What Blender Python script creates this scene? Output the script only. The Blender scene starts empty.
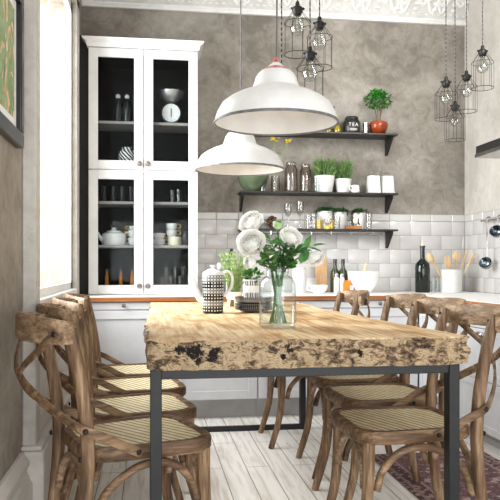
import bpy, bmesh, math, random
from mathutils import Vector, Matrix, noise as mnoise
PI = math.pi
rng = random.Random(7)
scene = bpy.context.scene
COL = scene.collection

# ------------------------------------------------------------------ camera frame
TH = math.atan(100/694.0); FPX = 694.0; V0 = 266.0; EYE = 1.0
ST, CT = math.sin(TH), math.cos(TH)
def ray(u, v):
    xc = (u-250)/FPX; zc = -(v-V0)/FPX
    return Vector((ST+xc*CT, CT-xc*ST, zc))
def PY(u, v, Y):
    d = ray(u, v); return Vector((0, 0, EYE))+d*(Y/d.y)
def PX(u, v, X):
    d = ray(u, v); return Vector((0, 0, EYE))+d*(X/d.x)
def PZ(u, v, z):
    d = ray(u, v); return Vector((0, 0, EYE))+d*((z-EYE)/d.z)
def mpp(Y, u=250):                      # metres per pixel at depth Y
    return ray(u, V0).normalized().length*(Y/ray(u, V0).y)/FPX

# ------------------------------------------------------------------ materials
def lin(c):
    if len(c) == 4: c = c[:3]
    o = []
    for x in c:
        x = x/255.0
        o.append(x/12.92 if x <= .04045 else ((x+.055)/1.055)**2.4)
    return (*o, 1)
class N:
    def __init__(self, name):
        self.m = bpy.data.materials.new(name); self.m.use_nodes = True
        self.t = self.m.node_tree; self.t.nodes.clear()
        self.out = self.t.nodes.new('ShaderNodeOutputMaterial')
    def n(self, typ, ins=None, **kw):
        nd = self.t.nodes.new('ShaderNode'+typ)
        for k, v in kw.items(): setattr(nd, k, v)
        for k, v in (ins or {}).items():
            s = nd.inputs[k]
            if isinstance(v, bpy.types.NodeSocket): self.t.links.new(v, s)
            else: s.default_value = v
        return nd
    def coord(self, kind='Object', scale=(1, 1, 1), rot=(0, 0, 0)):
        tc = self.n('TexCoord')
        return self.n('Mapping', {'Vector': tc.outputs[kind], 'Scale': scale, 'Rotation': rot}).outputs[0]
    def noise(self, vec, scale, detail=5, rough=.6, dist=0):
        return self.n('TexNoise', {'Vector': vec, 'Scale': scale, 'Detail': detail, 'Roughness': rough, 'Distortion': dist}).outputs['Fac']
    def ramp(self, fac, stops, interp='LINEAR'):
        r = self.n('ValToRGB', {'Fac': fac}); cr = r.color_ramp; cr.interpolation = interp
        while len(cr.elements) < len(stops): cr.elements.new(.5)
        for e, (p, c) in zip(cr.elements, stops):
            e.position = p; e.color = c if len(c) == 4 else lin(c)
        return r.outputs[0]
    def math(self, op, a, b=0.0, c=0.0):
        return self.n('Math', {0: a, 1: b, 2: c}, operation=op).outputs[0]
    def mix(self, fac, a, b, blend='MIX'):
        nd = self.n('Mix', data_type='RGBA', blend_type=blend)
        for s, v in ((nd.inputs[0], fac), (nd.inputs[6], a), (nd.inputs[7], b)):
            if isinstance(v, bpy.types.NodeSocket): self.t.links.new(v, s)
            else: s.default_value = v
        return nd.outputs[2]
    def bump(self, h, strength=.3, dist=.01):
        return self.n('Bump', {'Height': h, 'Strength': strength, 'Distance': dist}).outputs[0]
    def principled(self, col, rough=.5, metal=0, normal=None, **kw):
        ins = {'Base Color': col, 'Roughness': rough, 'Metallic': metal}
        if normal is not None: ins['Normal'] = normal
        ins.update(kw)
        p = self.n('BsdfPrincipled', ins)
        self.t.links.new(p.outputs[0], self.out.inputs[0]); return self.m
def K(c): return lin(c)

def mat_var(name, c1, c2=None, scale=12, rough=.5, metal=0, bump=0.0, stretch=(1, 1, 1), detail=5, lo=.35, hi=.65, spec=None):
    b = N(name); v = b.coord('Object', stretch); f = b.noise(v, scale, detail)
    c2 = c2 or tuple(x*.93 for x in c1)
    col = b.ramp(f, [(lo, c1), (hi, c2)])
    nm = b.bump(b.noise(v, scale*3, 4), bump, .005) if bump else None
    kw = {} if spec is None else {'Specular IOR Level': spec}
    return b.principled(col, rough, metal, nm, **kw)

def mat_glass(name, tint=(250, 252, 252), edge=.45, rough=.02, base=.04):
    b = N(name)
    lw = b.n('LayerWeight', {'Blend': .35})
    fac = b.math('MULTIPLY_ADD', b.math('POWER', lw.outputs['Facing'], 2.0), edge, base)
    wob = b.noise(b.coord('Object'), 14, 2)
    gl = b.n('BsdfGlossy', {'Color': (.9, .93, .93, 1), 'Roughness': rough, 'Normal': b.bump(wob, .05, .01)})
    tr = b.n('BsdfTransparent', {'Color': b.mix(b.math('POWER', lw.outputs['Facing'], 3.0), K(tint), K(tuple(x*.62 for x in tint)))})
    mx = b.n('MixShader', {0: fac, 1: tr.outputs[0], 2: gl.outputs[0]})
    b.t.links.new(mx.outputs[0], b.out.inputs[0]); return b.m

def mat_plaster(name, a, bcol, c):
    b = N(name); v = b.coord('Object')
    n1 = b.noise(v, 1.8, 9, .66, .5); n2 = b.noise(v, 11, 8, .72, .9); n3 = b.noise(v, 45, 4)
    f = b.math('ADD', b.math('MULTIPLY', n1, .6), b.math('MULTIPLY', n2, .4))
    col = b.ramp(f, [(.40, a), (.5, bcol), (.60, c)])
    h = b.math('ADD', n2, b.math('MULTIPLY', n3, .4))
    return b.principled(col, .8, 0, b.bump(h, .35, .012), **{'Specular IOR Level': .2})

def mat_wood(name, dark, mid, light, axis='z', scale=1.0, rough=.55, bump=.25):
    b = N(name)
    st = {'x': (.09, 1, 1), 'y': (1, .09, 1), 'z': (1, 1, .09)}[axis]
    v = b.coord('Object', st)
    n1 = b.noise(v, 32*scale, 6, .65, .25); n2 = b.noise(b.coord('Object'), 5*scale, 3); n3 = b.noise(v, 120*scale, 3)
    f = b.math('ADD', b.math('MULTIPLY', n1, .65), b.math('ADD', b.math('MULTIPLY', n2, .14), b.math('MULTIPLY', n3, .22)))
    col = b.ramp(f, [(.36, dark), (.5, mid), (.66, light)])
    return b.principled(col, rough, 0, b.bump(n1, bump, .004), **{'Specular IOR Level': .35})

M = {}
M['wall'] = mat_plaster('greige_plaster', (116, 110, 101), (140, 134, 125), (160, 154, 145))
M['wall_l'] = mat_plaster('greige_plaster_window_side', (132, 123, 112), (152, 142, 130), (166, 157, 146))
M['wall_r'] = mat_plaster('light_plaster', (182, 176, 167), (196, 191, 183), (206, 201, 194))
M['white'] = mat_var('white_paint', (236, 235, 233), (226, 225, 223), 18, .45, bump=.04)
M['trim'] = mat_var('aged_white_trim', (208, 203, 196), (188, 183, 175), 10, .55, bump=.15, stretch=(1, .3, 1))
M['casing'] = mat_plaster('casing_paint', (172, 166, 158), (188, 183, 176), (200, 196, 190))
M['crownshade'] = mat_var('crown_ground_shade', (208, 206, 203), (196, 194, 191), 12, .8)  # greyer ground paints in the shade between the white scrolls
M['crown'] = mat_var('plaster_white', (228, 227, 225), (218, 217, 215), 20, .6)
M['ceil'] = mat_var('ceiling_white', (236, 234, 230), (228, 226, 222), 4, .9)
M['cab'] = mat_var('cabinet_white', (233, 232, 231), (222, 221, 220), 9, .4, bump=.03)
M['cabgrey'] = mat_var('cabinet_pale_grey', (212, 212, 213), (203, 203, 205), 7, .4)
M['plinth'] = mat_var('plinth_grey', (172, 170, 168), (158, 156, 154), 7, .6)
M['black'] = mat_var('cabinet_black_lining', (16, 15, 14), (24, 22, 21), 10, .9, spec=.1)
M['gapshade'] = mat_var('painted_gap_shade', (26, 25, 24), (36, 34, 32), 6, .7)  # near-black colour standing in for shade beside the cupboard
M['shelf'] = mat_var('black_shelf', (18, 17, 16), (27, 25, 24), 14, .4)
M['inshelf'] = mat_var('inner_shelf', (150, 145, 140), (130, 126, 121), 14, .5)
M['steel'] = mat_var('black_steel', (13, 14, 15), (19, 21, 22), 30, .5, .2)
M['iron'] = mat_var('dark_iron', (30, 29, 28), (44, 42, 41), 30, .45, .5)
M['chrome'] = mat_var('brushed_chrome', (190, 188, 185), (150, 148, 146), 30, .22, 1)
M['knob'] = mat_var('pewter_knob', (150, 142, 136), (110, 103, 98), 30, .3, .9)
M['tile'] = mat_var('tile_glaze', (200, 197, 195), (188, 185, 182), 3, .2)
M['grout'] = mat_var('grout', (158, 152, 147), (140, 135, 130), 20, .9)
M['enamel'] = mat_var('white_enamel', (232, 231, 229), (222, 221, 218), 14, .4, bump=.08)
M['rim'] = mat_var('worn_rim', (120, 120, 120), (90, 90, 90), 40, .5)
M['red'] = mat_var('worn_red', (176, 70, 60), (226, 200, 192), 40, .5, lo=.45, hi=.7)
M['porc'] = mat_var('white_porcelain', (236, 236, 235), (229, 229, 228), 9, .15)
M['potwhite'] = mat_var('white_pot', (226, 225, 222), (216, 215, 212), 12, .4)
M['jug'] = mat_var('matte_white', (238, 236, 233), (228, 226, 222), 12, .5)
M['bottleblk'] = mat_var('dark_green_glass', (14, 20, 15), (22, 30, 22), 8, .08)
M['bottlegrn'] = mat_var('green_oil_glass', (44, 52, 26), (66, 74, 36), 8, .1)
M['olive'] = mat_var('olive_glass', (92, 104, 80), (70, 82, 60), 6, .15)
M['matteblk'] = mat_var('matte_black', (26, 26, 26), (36, 36, 36), 12, .35)
M['label'] = mat_var('pale_letter', (225, 222, 216), (205, 202, 196), 20, .6)
M['orange'] = mat_var('orange_glaze', (160, 68, 26), (106, 38, 14), 8, .2)
M['amber'] = mat_var('amber_honey', (214, 128, 28), (176, 92, 16), 8, .15)
M['yellow'] = mat_var('yellow_fill', (222, 178, 48), (236, 202, 90), 14, .3)
M['brass'] = mat_var('brassy_yellow', (168, 152, 60), (130, 112, 40), 14, .25, .5)
M['cream'] = mat_var('cream_glaze', (226, 219, 196), (212, 203, 176), 14, .35)
M['gold'] = mat_var('gold_handle', (190, 160, 84), (160, 130, 60), 14, .3, .7)
M['bronze'] = mat_var('bronze', (120, 92, 70), (70, 50, 38), 22, .35, .4)
M['greymet'] = mat_var('grey_enamel', (104, 102, 100), (84, 82, 80), 12, .5)
M['soil'] = mat_var('soil', (52, 40, 30), (30, 22, 16), 60, .9, bump=.5)
M['leaf'] = mat_var('leaf_green', (84, 146, 62), (44, 96, 36), 30, .5)
M['leafmid'] = mat_var('herb_green', (122, 152, 86), (66, 100, 48), 40, .55)
M['leafdark'] = mat_var('dark_leaf', (62, 104, 54), (32, 66, 34), 30, .45)
M['rosemary'] = mat_var('rosemary_green', (168, 190, 122), (100, 134, 70), 60, .6)
M['bushleaf'] = mat_var('bright_bush', (52, 150, 30), (20, 78, 14), 50, .45)
M['stem'] = mat_var('stem_green', (74, 122, 52), (48, 92, 36), 30, .5)
M['twig'] = mat_var('brown_twig', (120, 96, 72), (88, 68, 50), 50, .7)
def mk_petal():
    b = N('white_petal'); col = b.ramp(b.noise(b.coord('Object'), 25, 3), [(.35, (252, 251, 249)), (.65, (246, 246, 241))])
    d = b.n('BsdfDiffuse', {'Color': col}); t = b.n('BsdfTranslucent', {'Color': col})
    mx = b.n('MixShader', {0: .28, 1: d.outputs[0], 2: t.outputs[0]}); b.t.links.new(mx.outputs[0], b.out.inputs[0]); return b.m
M['petal'] = mk_petal()
M['petalg'] = mat_var('green_white_petal', (232, 240, 220), (150, 186, 120), 25, .55)
M['flower'] = mat_var('yellow_flower', (240, 214, 40), (226, 190, 20), 30, .5)
M['lightwood'] = mat_wood('light_wood', (188, 150, 106), (218, 186, 142), (234, 208, 168), 'z')
M['board'] = mat_wood('board_wood', (160, 122, 84), (190, 152, 110), (206, 172, 130), 'z')
M['slice'] = mat_wood('slice_wood', (120, 78, 46), (150, 104, 62), (176, 130, 84), 'x')
M['counterwood'] = mat_wood('counter_oak', (128, 74, 38), (164, 102, 56), (186, 128, 80), 'x', .7, .4)
M['countertop'] = mat_var('white_worktop', (247, 246, 244), (241, 239, 237), 5, .65)
M['chair'] = mat_wood('weathered_oak', (60, 44, 31), (112, 86, 62), (176, 147, 115), 'z', 1.1)
M['chairx'] = mat_wood('weathered_oak_bent', (78, 60, 45), (138, 112, 86), (204, 178, 147), 'y', 1.1)
M['chairarm'] = mat_wood('weathered_oak_strap', (58, 42, 30), (106, 81, 58), (166, 136, 105), 'x', 1.1)
M['glass'] = mat_glass('clear_glass')
M['pane'] = mat_glass('cabinet_pane', (246, 248, 248), .3, .01, .006)
def mk_winpane():
    b = N('window_pane'); g = b.n('BsdfGlossy', {'Color': (1, 1, 1, 1), 'Roughness': b.math('MULTIPLY', b.noise(b.coord('Object'), 4, 2), .04)}); t = b.n('BsdfTransparent', {'Color': (.99, 1, 1, 1)})
    mx = b.n('MixShader', {0: .02, 1: t.outputs[0], 2: g.outputs[0]}); b.t.links.new(mx.outputs[0], b.out.inputs[0]); return b.m
M['winpane'] = mk_winpane()
M['jarglass'] = mat_glass('jar_glass', (244, 243, 242), .55, .03, .06)
M['jargrey'] = mat_glass('grey_jar_glass', (236, 231, 227), .4, .05, .06)
M['water'] = mat_glass('clear_water', (252, 253, 252), .05, .02, .01)
M['smoke'] = mat_glass('smoked_glass', (120, 126, 130), .5, .03, .05)
M['bulb'] = mat_glass('bulb_glass', (236, 236, 234), .6, .02, .08)
M['mirrorsteel'] = mat_var('polished_steel', (190, 190, 190), (140, 140, 142), 6, .38, .85)
M['spoonblue'] = mat_var('ladle_steel', (140, 148, 152), (92, 100, 106), 8, .2, 1)

def mk_cane():
    b = N('woven_cane'); tc = b.n('TexCoord'); s = b.n('SeparateXYZ', {0: tc.outputs['Object']})
    x, y = s.outputs[0], s.outputs[1]
    d1 = b.math('FRACT', b.math('MULTIPLY', b.math('ADD', b.math('MULTIPLY', x, .93), b.math('MULTIPLY', y, .36)), 38.0))
    d2 = b.math('FRACT', b.math('MULTIPLY', b.math('SUBTRACT', b.math('MULTIPLY', x, .36), b.math('MULTIPLY', y, .93)), 60.0))
    l1 = b.math('LESS_THAN', d1, .30); l2 = b.math('LESS_THAN', d2, .28)
    f = b.math('MINIMUM', b.math('ADD', b.math('MULTIPLY', l1, .78), b.math('MULTIPLY', l2, .12)), 1.0)
    n = b.noise(b.coord('Object'), 24, 4)
    base = b.ramp(n, [(.35, (226, 208, 160)), (.65, (246, 234, 198))])
    col = b.mix(f, base, K((112, 86, 48)))
    return b.principled(col, .6, 0, b.bump(b.math('SUBTRACT', 1.0, f), .4, .003))
M['cane'] = mk_cane()

def mk_floor():
    b = N('whitewashed_planks'); tc = b.n('TexCoord'); s = b.n('SeparateXYZ', {0: tc.outputs['Object']})
    v = b.n('CombineXYZ', {0: s.outputs[1], 1: s.outputs[0]}).outputs[0]
    br = b.n('TexBrick', {'Vector': v, 'Scale': 1.0, 'Brick Width': 1.3, 'Row Height': .118, 'Mortar Size': .0028, 'Mortar Smooth': .3,
                          'Color1': K((252, 250, 246)), 'Color2': K((244, 240, 234)), 'Mortar': K((150, 142, 132)), 'Bias': 0.0}, offset=.37)
    g = b.noise(b.coord('Object', (1, .07, 1)), 30, 6, .7, .6)
    sp = b.noise(b.coord('Object', (1, .4, 1)), 11, 6, .75)
    dirt = b.ramp(g, [(.36, (222, 217, 210)), (.52, (255, 255, 255))])
    spot = b.ramp(sp, [(.30, (120, 112, 102)), (.35, (255, 255, 255))])
    col = b.mix(1.0, b.mix(1.0, br.outputs[0], dirt, 'MULTIPLY'), spot, 'MULTIPLY')
    h = b.math('SUBTRACT', b.math('MULTIPLY', g, .3), br.outputs[1])
    return b.principled(col, .42, 0, b.bump(h, .35, .004))
M['floor'] = mk_floor()

def mk_rug():
    b = N('persian_runner'); tc = b.n('TexCoord'); s = b.n('SeparateXYZ', {0: tc.outputs['Object']})
    x, y = s.outputs[0], s.outputs[1]
    vo = b.n('TexVoronoi', {'Vector': b.coord('Object', (1, 1, .01)), 'Scale': 40.0}, feature='F1')
    vo2 = b.n('TexVoronoi', {'Vector': b.coord('Object', (1, 1, .01)), 'Scale': 90.0}, feature='F1')
    c1 = b.ramp(vo.outputs['Color'], [(.25, (132, 84, 86)), (.42, (178, 122, 118)), (.55, (98, 90, 106)), (.72, (226, 204, 194)), (.85, (160, 100, 98))], 'CONSTANT')
    c2 = b.ramp(vo2.outputs['Distance'], [(.1, (220, 204, 194)), (.3, (128, 82, 84)), (.6, (76, 66, 80))])
    field = b.mix(.4, c1, c2)
    ax = b.math('ABSOLUTE', x)
    bord = b.math('GREATER_THAN', ax, .215)
    l1 = b.math('LESS_THAN', b.math('ABSOLUTE', b.math('SUBTRACT', ax, .222)), .007)
    l2 = b.math('LESS_THAN', b.math('ABSOLUTE', b.math('SUBTRACT', ax, .285)), .008)
    bc = b.ramp(b.n('TexVoronoi', {'Vector': b.coord('Object', (1, 1, .01)), 'Scale': 60.0}).outputs['Color'], [(.3, (110, 66, 70)), (.5, (180, 152, 146)), (.7, (78, 68, 82))], 'CONSTANT')
    col = b.mix(bord, field, bc); col = b.mix(l1, col, K((168, 150, 140))); col = b.mix(l2, col, K((156, 134, 126)))
    n = b.noise(b.coord('Object'), 260, 2)
    col = b.mix(.5, col, b.mix(1.0, col, b.ramp(n, [(.35, (90, 90, 90)), (.65, (255, 255, 255))]), 'MULTIPLY'))
    return b.principled(col, .95, 0, b.bump(n, .5, .004))
M['rug'] = mk_rug()

def mk_slab():
    b = N('live_edge_slab'); g = b.n('NewGeometry'); tc = b.n('TexCoord')
    nz = b.n('SeparateXYZ', {0: g.outputs['Normal']}).outputs[2]
    top = b.math('GREATER_THAN', nz, .72)
    v = b.coord('Object', (1.0, .24, 1))
    n1 = b.noise(v, 7, 7, .58, 1.8); n2 = b.noise(b.coord('Object'), 3.2, 3, .5, .8)
    f = b.math('ADD', b.math('MULTIPLY', n1, .7), b.math('MULTIPLY', n2, .3))
    tcol = b.ramp(f, [(.32, (158, 114, 72)), (.42, (198, 158, 110)), (.50, (226, 196, 152)), (.60, (238, 216, 178)), (.70, (206, 168, 120))])
    fine = b.noise(b.coord('Object', (1, .04, 1)), 60, 4)
    tcol = b.mix(1.0, tcol, b.ramp(fine, [(.3, (205, 190, 172)), (.6, (255, 255, 255))]), 'MULTIPLY')
    e1 = b.noise(b.coord('Object', (.7, .7, 1.3)), 46, 9, .8, .5); e2 = b.noise(b.coord('Object'), 9, 5)
    e = b.math('ADD', b.math('MULTIPLY', e1, .62), b.math('MULTIPLY', e2, .38))
    ecol = b.ramp(e, [(.40, (30, 24, 20)), (.45, (92, 73, 57)), (.49, (156, 130, 100)), (.53, (206, 184, 148)), (.565, (136, 110, 84)), (.61, (66, 51, 41))])
    # dark burls where bark is missing, at fixed spots of the slab's end
    dark = None
    dn = b.noise(b.coord('Object'), 60, 8, .8)
    for (px, py, pz, r) in ((.125, 0, .052, .036), (.18, 0, .045, .026), (.085, 0, .06, .018), (.40, 0, .055, .020), (.385, 0, .035, .012), (.01, 0, .025, .010), (.62, 0, .04, .012), (.82, 0, .06, .012)):
        dd = b.n('VectorMath', {0: tc.outputs['Object'], 1: (px, py, pz)}, operation='DISTANCE').outputs['Value']
        q = b.math('SUBTRACT', b.math('DIVIDE', dd, r), b.math('MULTIPLY', b.math('SUBTRACT', dn, .5), 5.0))
        q = b.math('LESS_THAN', q, .75)
        dark = q if dark is None else b.math('MAXIMUM', dark, q)
    ecol = b.mix(dark, ecol, K((20, 16, 14)))
    col = b.mix(top, ecol, tcol)
    h = b.mix(top, e1, n1)
    bs = b.n('Bump', {'Height': h, 'Strength': b.math('MULTIPLY_ADD', top, -.75, .9), 'Distance': .012}).outputs[0]
    return b.principled(col, .55, 0, bs, **{'Specular IOR Level': .3})
M['slab'] = mk_slab()

def mk_plaid(name, nu, nz, light=(240, 240, 238), dark=(28, 28, 30), amount=.62):
    b = N(name); tc = b.n('TexCoord'); s = b.n('SeparateXYZ', {0: tc.outputs['Object']})
    ang = b.math('ARCTAN2', s.outputs[1], s.outputs[0])
    u = b.math('MULTIPLY', ang, nu/(2*PI)); z = b.math('MULTIPLY', s.outputs[2], nz)
    fu = b.math('LESS_THAN', b.math('FRACT', u), amount); fz = b.math('LESS_THAN', b.math('FRACT', z), amount)
    big = b.math('LESS_THAN', b.math('FRACT', b.math('MULTIPLY', u, .25)), .5)
    bigz = b.math('LESS_THAN', b.math('FRACT', b.math('MULTIPLY', z, .25)), .55)
    f = b.math('MINIMUM', b.math('MULTIPLY', b.math('MAXIMUM', fu, fz), b.math('MULTIPLY_ADD', bigz, .25, .75)), 1.0)
    return b.principled(b.mix(f, K(light), K(dark)), .25)
M['plaid'] = mk_plaid('black_white_check', 22, 72, amount=.6)
M['plaidgrey'] = mk_plaid('grey_check', 60, 150, (170, 170, 170), (84, 84, 86), .6)
def mk_banded():
    b = N('banded_check'); tc = b.n('TexCoord'); s = b.n('SeparateXYZ', {0: tc.outputs['Object']})
    ang = b.math('ARCTAN2', s.outputs[1], s.outputs[0])
    st = b.math('LESS_THAN', b.math('FRACT', b.math('MULTIPLY', ang, 30/(2*PI))), .62)
    wide = b.math('LESS_THAN', b.math('FRACT', b.math('MULTIPLY', ang, 10/(2*PI))), .55)
    z = s.outputs[2]
    band = b.math('MAXIMUM', b.math('MULTIPLY', b.math('GREATER_THAN', z, .078), b.math('LESS_THAN', z, .102)),
                  b.math('MULTIPLY', b.math('GREATER_THAN', z, .022), b.math('LESS_THAN', z, .046)))
    return b.principled(b.mix(b.math('MULTIPLY', band, b.math('MULTIPLY', st, b.math('ADD', b.math('MULTIPLY', wide, .5), .5))), K((244, 244, 242)), K((30, 30, 32))), .25)
M['banded'] = mk_banded()
def mk_zebra():
    b = N('zebra_glaze')
    w = b.n('TexWave', {'Vector': b.coord('Object', rot=(.5, .6, .3)), 'Scale': 16.0, 'Distortion': 5.0, 'Detail': 1.0}, wave_type='BANDS')
    return b.principled(b.ramp(w.outputs['Fac'], [(.45, (240, 240, 238)), (.55, (20, 20, 20))]), .2)
M['zebra'] = mk_zebra()
def mk_cord():
    b = N('braided_cord')
    z = b.n('SeparateXYZ', {0: b.n('TexCoord').outputs['Object']}).outputs[2]
    f = b.math('LESS_THAN', b.math('FRACT', b.math('MULTIPLY', z, 38.0)), .55)
    return b.principled(b.mix(f, K((116, 112, 108)), K((36, 33, 33))), .8)
M['cordtwist'] = mk_cord()
M['cordplain'] = mat_var('grey_cord', (104, 100, 98), (88, 84, 82), 60, .7)
def mk_painting():
    b = N('botanical_print'); v = b.coord('Object')
    n = b.noise(v, 7, 3, .5, 1.2); n2 = b.noise(b.coord('Object', (1, 1.2, .8)), 10, 2, .5, 2.0); n3 = b.noise(v, 17, 3)
    base = b.ramp(n, [(.4, (150, 166, 122)), (.6, (122, 142, 96))])
    blot = b.ramp(n2, [(.55, (0, 0, 0)), (.58, (255, 255, 255))])
    col = b.mix(blot, base, b.ramp(n3, [(.4, (206, 148, 104)), (.6, (234, 206, 178))]))
    dk = b.ramp(n2, [(.34, (255, 255, 255)), (.37, (0, 0, 0))])
    col = b.mix(dk, col, K((70, 110, 74)))
    return b.principled(col, .7)
M['print'] = mk_painting()
def mk_stripe_pot():
    b = N('painted_pot'); v = b.n('TexVoronoi', {'Vector': b.coord('Object'), 'Scale': 34.0})
    col = b.ramp(v.outputs['Color'], [(.2, (240, 238, 232)), (.62, (222, 182, 52)), (.78, (96, 70, 46)), (.86, (240, 238, 232))], 'CONSTANT')
    return b.principled(col, .3)
M['paintpot'] = mk_stripe_pot()
def mk_grater():
    b = N('perforated_white'); tc = b.n('TexCoord'); s = b.n('SeparateXYZ', {0: tc.outputs['Object']})
    fx = b.math('SUBTRACT', b.math('FRACT', b.math('MULTIPLY', s.outputs[0], 95.0)), .5)
    fz = b.math('SUBTRACT', b.math('FRACT', b.math('MULTIPLY', s.outputs[2], 110.0)), .5)
    d = b.math('LESS_THAN', b.math('ADD', b.math('MULTIPLY', fx, fx), b.math('MULTIPLY', fz, fz)), .08)
    return b.principled(b.mix(d, K((226, 226, 224)), K((176, 176, 176))), .35, .1)
M['grater'] = mk_grater()

# ------------------------------------------------------------------ mesh builder
def catmull(pts, n=6):
    pts = [Vector(p) for p in pts]
    if len(pts) < 3: return pts
    P = [pts[0]*2-pts[1]]+pts+[pts[-1]*2-pts[-2]]; out = []
    for i in range(1, len(P)-2):
        p0, p1, p2, p3 = P[i-1:i+3]
        for k in range(n):
            t = k/n
            out.append(.5*((2*p1)+(p2-p0)*t+(2*p0-5*p1+4*p2-p3)*t*t+(3*p1-p0-3*p2+p3)*t*t*t))
    out.append(pts[-1]); return out
def lerp_list(vals, n):
    m = len(vals)-1; out = []
    for i in range(n):
        t = i/(n-1)*m; k = min(int(t), m-1); out.append(vals[k]*(1-(t-k))+vals[k+1]*(t-k))
    return out
def chain_mat(o):
    m = Matrix.Identity(4)
    while o is not None:
        m = Matrix.Translation(o.location) @ o.rotation_euler.to_matrix().to_4x4() @ m; o = o.parent
    return m
class MB:
    def __init__(self): self.bm = bmesh.new()
    def box(self, c, s, rot=None):
        m = Matrix.Translation(c) @ ((rot or Matrix.Identity(3)).to_4x4()) @ Matrix.Diagonal((*s, 1))
        bmesh.ops.create_cube(self.bm, size=1, matrix=m); return self
    def bb(self, x0, x1, y0, y1, z0, z1):
        return self.box(((x0+x1)/2, (y0+y1)/2, (z0+z1)/2), (abs(x1-x0), abs(y1-y0), abs(z1-z0)))
    def rings(self, rings, closed_ring=True, cap=True, closed_path=False):
        V = [[self.bm.verts.new(p) for p in r] for r in rings]; n = len(V[0])
        L = len(V)
        for i in range(L if closed_path else L-1):
            a, b = V[i], V[(i+1) % L]
            for j in range(n if closed_ring else n-1):
                k = (j+1) % n
                try: self.bm.faces.new((a[j], a[k], b[k], b[j]))
                except ValueError: pass
        if cap and closed_ring and not closed_path:
            try: self.bm.faces.new(list(reversed(V[0]))); self.bm.faces.new(V[-1])
            except ValueError: pass
        return self
    def tube(self, pts, r, seg=8, smooth_n=0, closed=False):
        pts = [Vector(p) for p in pts]
        if smooth_n: 
            k = len(pts); pts = catmull(pts, smooth_n)
        R = [r]*len(pts) if not isinstance(r, (list, tuple)) else lerp_list(list(r), len(pts))
        rings = []; nrm = None; L = len(pts)
        for i, p in enumerate(pts):
            if closed: t = pts[(i+1) % L]-pts[i-1]
            else: t = pts[min(i+1, L-1)]-pts[max(i-1, 0)]
            t.normalize()
            if nrm is None:
                up = Vector((0, 0, 1)) if abs(t.z) < .9 else Vector((1, 0, 0)); nrm = t.cross(up).normalized()
            else: nrm = (nrm-t*nrm.dot(t)).normalized()
            b = t.cross(nrm)
            rings.append([p+(nrm*math.cos(2*PI*j/seg)+b*math.sin(2*PI*j/seg))*R[i] for j in range(seg)])
        return self.rings(rings, closed_path=closed)
    def strap(self, pts, nrms, w, t, n=6):
        P = catmull(pts, n); NN = catmull(nrms, n); rings = []; L = len(P)
        W = [w]*L if not isinstance(w, (list, tuple)) else lerp_list(list(w), L)
        for i, p in enumerate(P):
            tg = (P[min(i+1, L-1)]-P[max(i-1, 0)]).normalized(); nv = NN[i].normalized()
            sd = tg.cross(nv).normalized(); th = sd.cross(tg).normalized()
            a, c = sd*W[i]/2, th*t/2; k = .72
            rings.append([p+a*k+c, p+a+c*.4, p+a-c*.4, p+a*k-c, p-a*k-c, p-a-c*.4, p-a+c*.4, p-a*k+c])
        return self.rings(rings)
    def lathe(self, prof, seg=24, c=(0, 0, 0), closed=False, mat=None):
        rings = []
        for r, z in prof:
            r = max(r, 1e-4)
            ring = [Vector((r*math.cos(2*PI*j/seg), r*math.sin(2*PI*j/seg), z)) for j in range(seg)]
            if mat is not None: ring = [mat @ p for p in ring]
            rings.append([p+Vector(c) for p in ring])
        return self.rings(rings, closed_path=closed)
    def prism(self, poly, z0, z1):
        lo = [Vector((x, y, z0)) for x, y in poly]; hi = [Vector((x, y, z1)) for x, y in poly]
        return self.rings([lo, hi])
    def sweep_profile(self, prof, a, b, fn):     # 2-D profile -> fn(p, q, t)
        return self.rings([[Vector(fn(p, q, t)) for p, q in prof] for t in (a, b)])
    def sphere(self, c, r, sc=(1, 1, 1), seg=14, rot=None):
        m = Matrix.Translation(c) @ ((rot or Matrix.Identity(3)).to_4x4()) @ Matrix.Diagonal((r*sc[0], r*sc[1], r*sc[2], 1))
        bmesh.ops.create_uvsphere(self.bm, u_segments=seg, v_segments=max(6, seg//2+1), radius=1, matrix=m); return self
    def leaf(self, p, d, n, L, W, bend=.15):
        d = d.normalized(); s = d.cross(n)
        if s.length < 1e-4: s = d.cross(Vector((1, .3, .2)))
        s.normalize(); n = s.cross(d)
        q = [p, p+d*L*.3+s*W*.45-n*bend*L*.0, p+d*L*.65+s*W*.42-n*bend*L*.4, p+d*L-n*bend*L, p+d*L*.65-s*W*.42-n*bend*L*.4, p+d*L*.3-s*W*.45]
        mids = [p+d*L*.3+n*W*-.12, p+d*L*.65-n*(bend*L*.4+W*.12)]
        v = [self.bm.verts.new(x) for x in q]; m = [self.bm.verts.new(x) for x in mids]
        for f in ((v[0], v[1], m[0]), (v[1], v[2], m[1], m[0]), (v[2], v[3], m[1]), (v[3], v[4], m[1]), (v[4], v[5], m[0], m[1]), (v[5], v[0], m[0])):
            self.bm.faces.new(f)
        return self
    def blade(self, p, d, L, w, droop=.2):
        d = d.normalized(); s = d.cross(Vector((rng.uniform(-1, 1), rng.uniform(-1, 1), .2))).normalized()
        pts = [p, p+d*L*.5, p+d*L+Vector((d.x, d.y, -.3))*L*droop]; ws = (w, w*.8, w*.1)
        A = [self.bm.verts.new(q+s*k/2) for q, k in zip(pts, ws)]; B = [self.bm.verts.new(q-s*k/2) for q, k in zip(pts, ws)]
        for i in (0, 1): self.bm.faces.new((A[i], A[i+1], B[i+1], B[i]))
        return self
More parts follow.
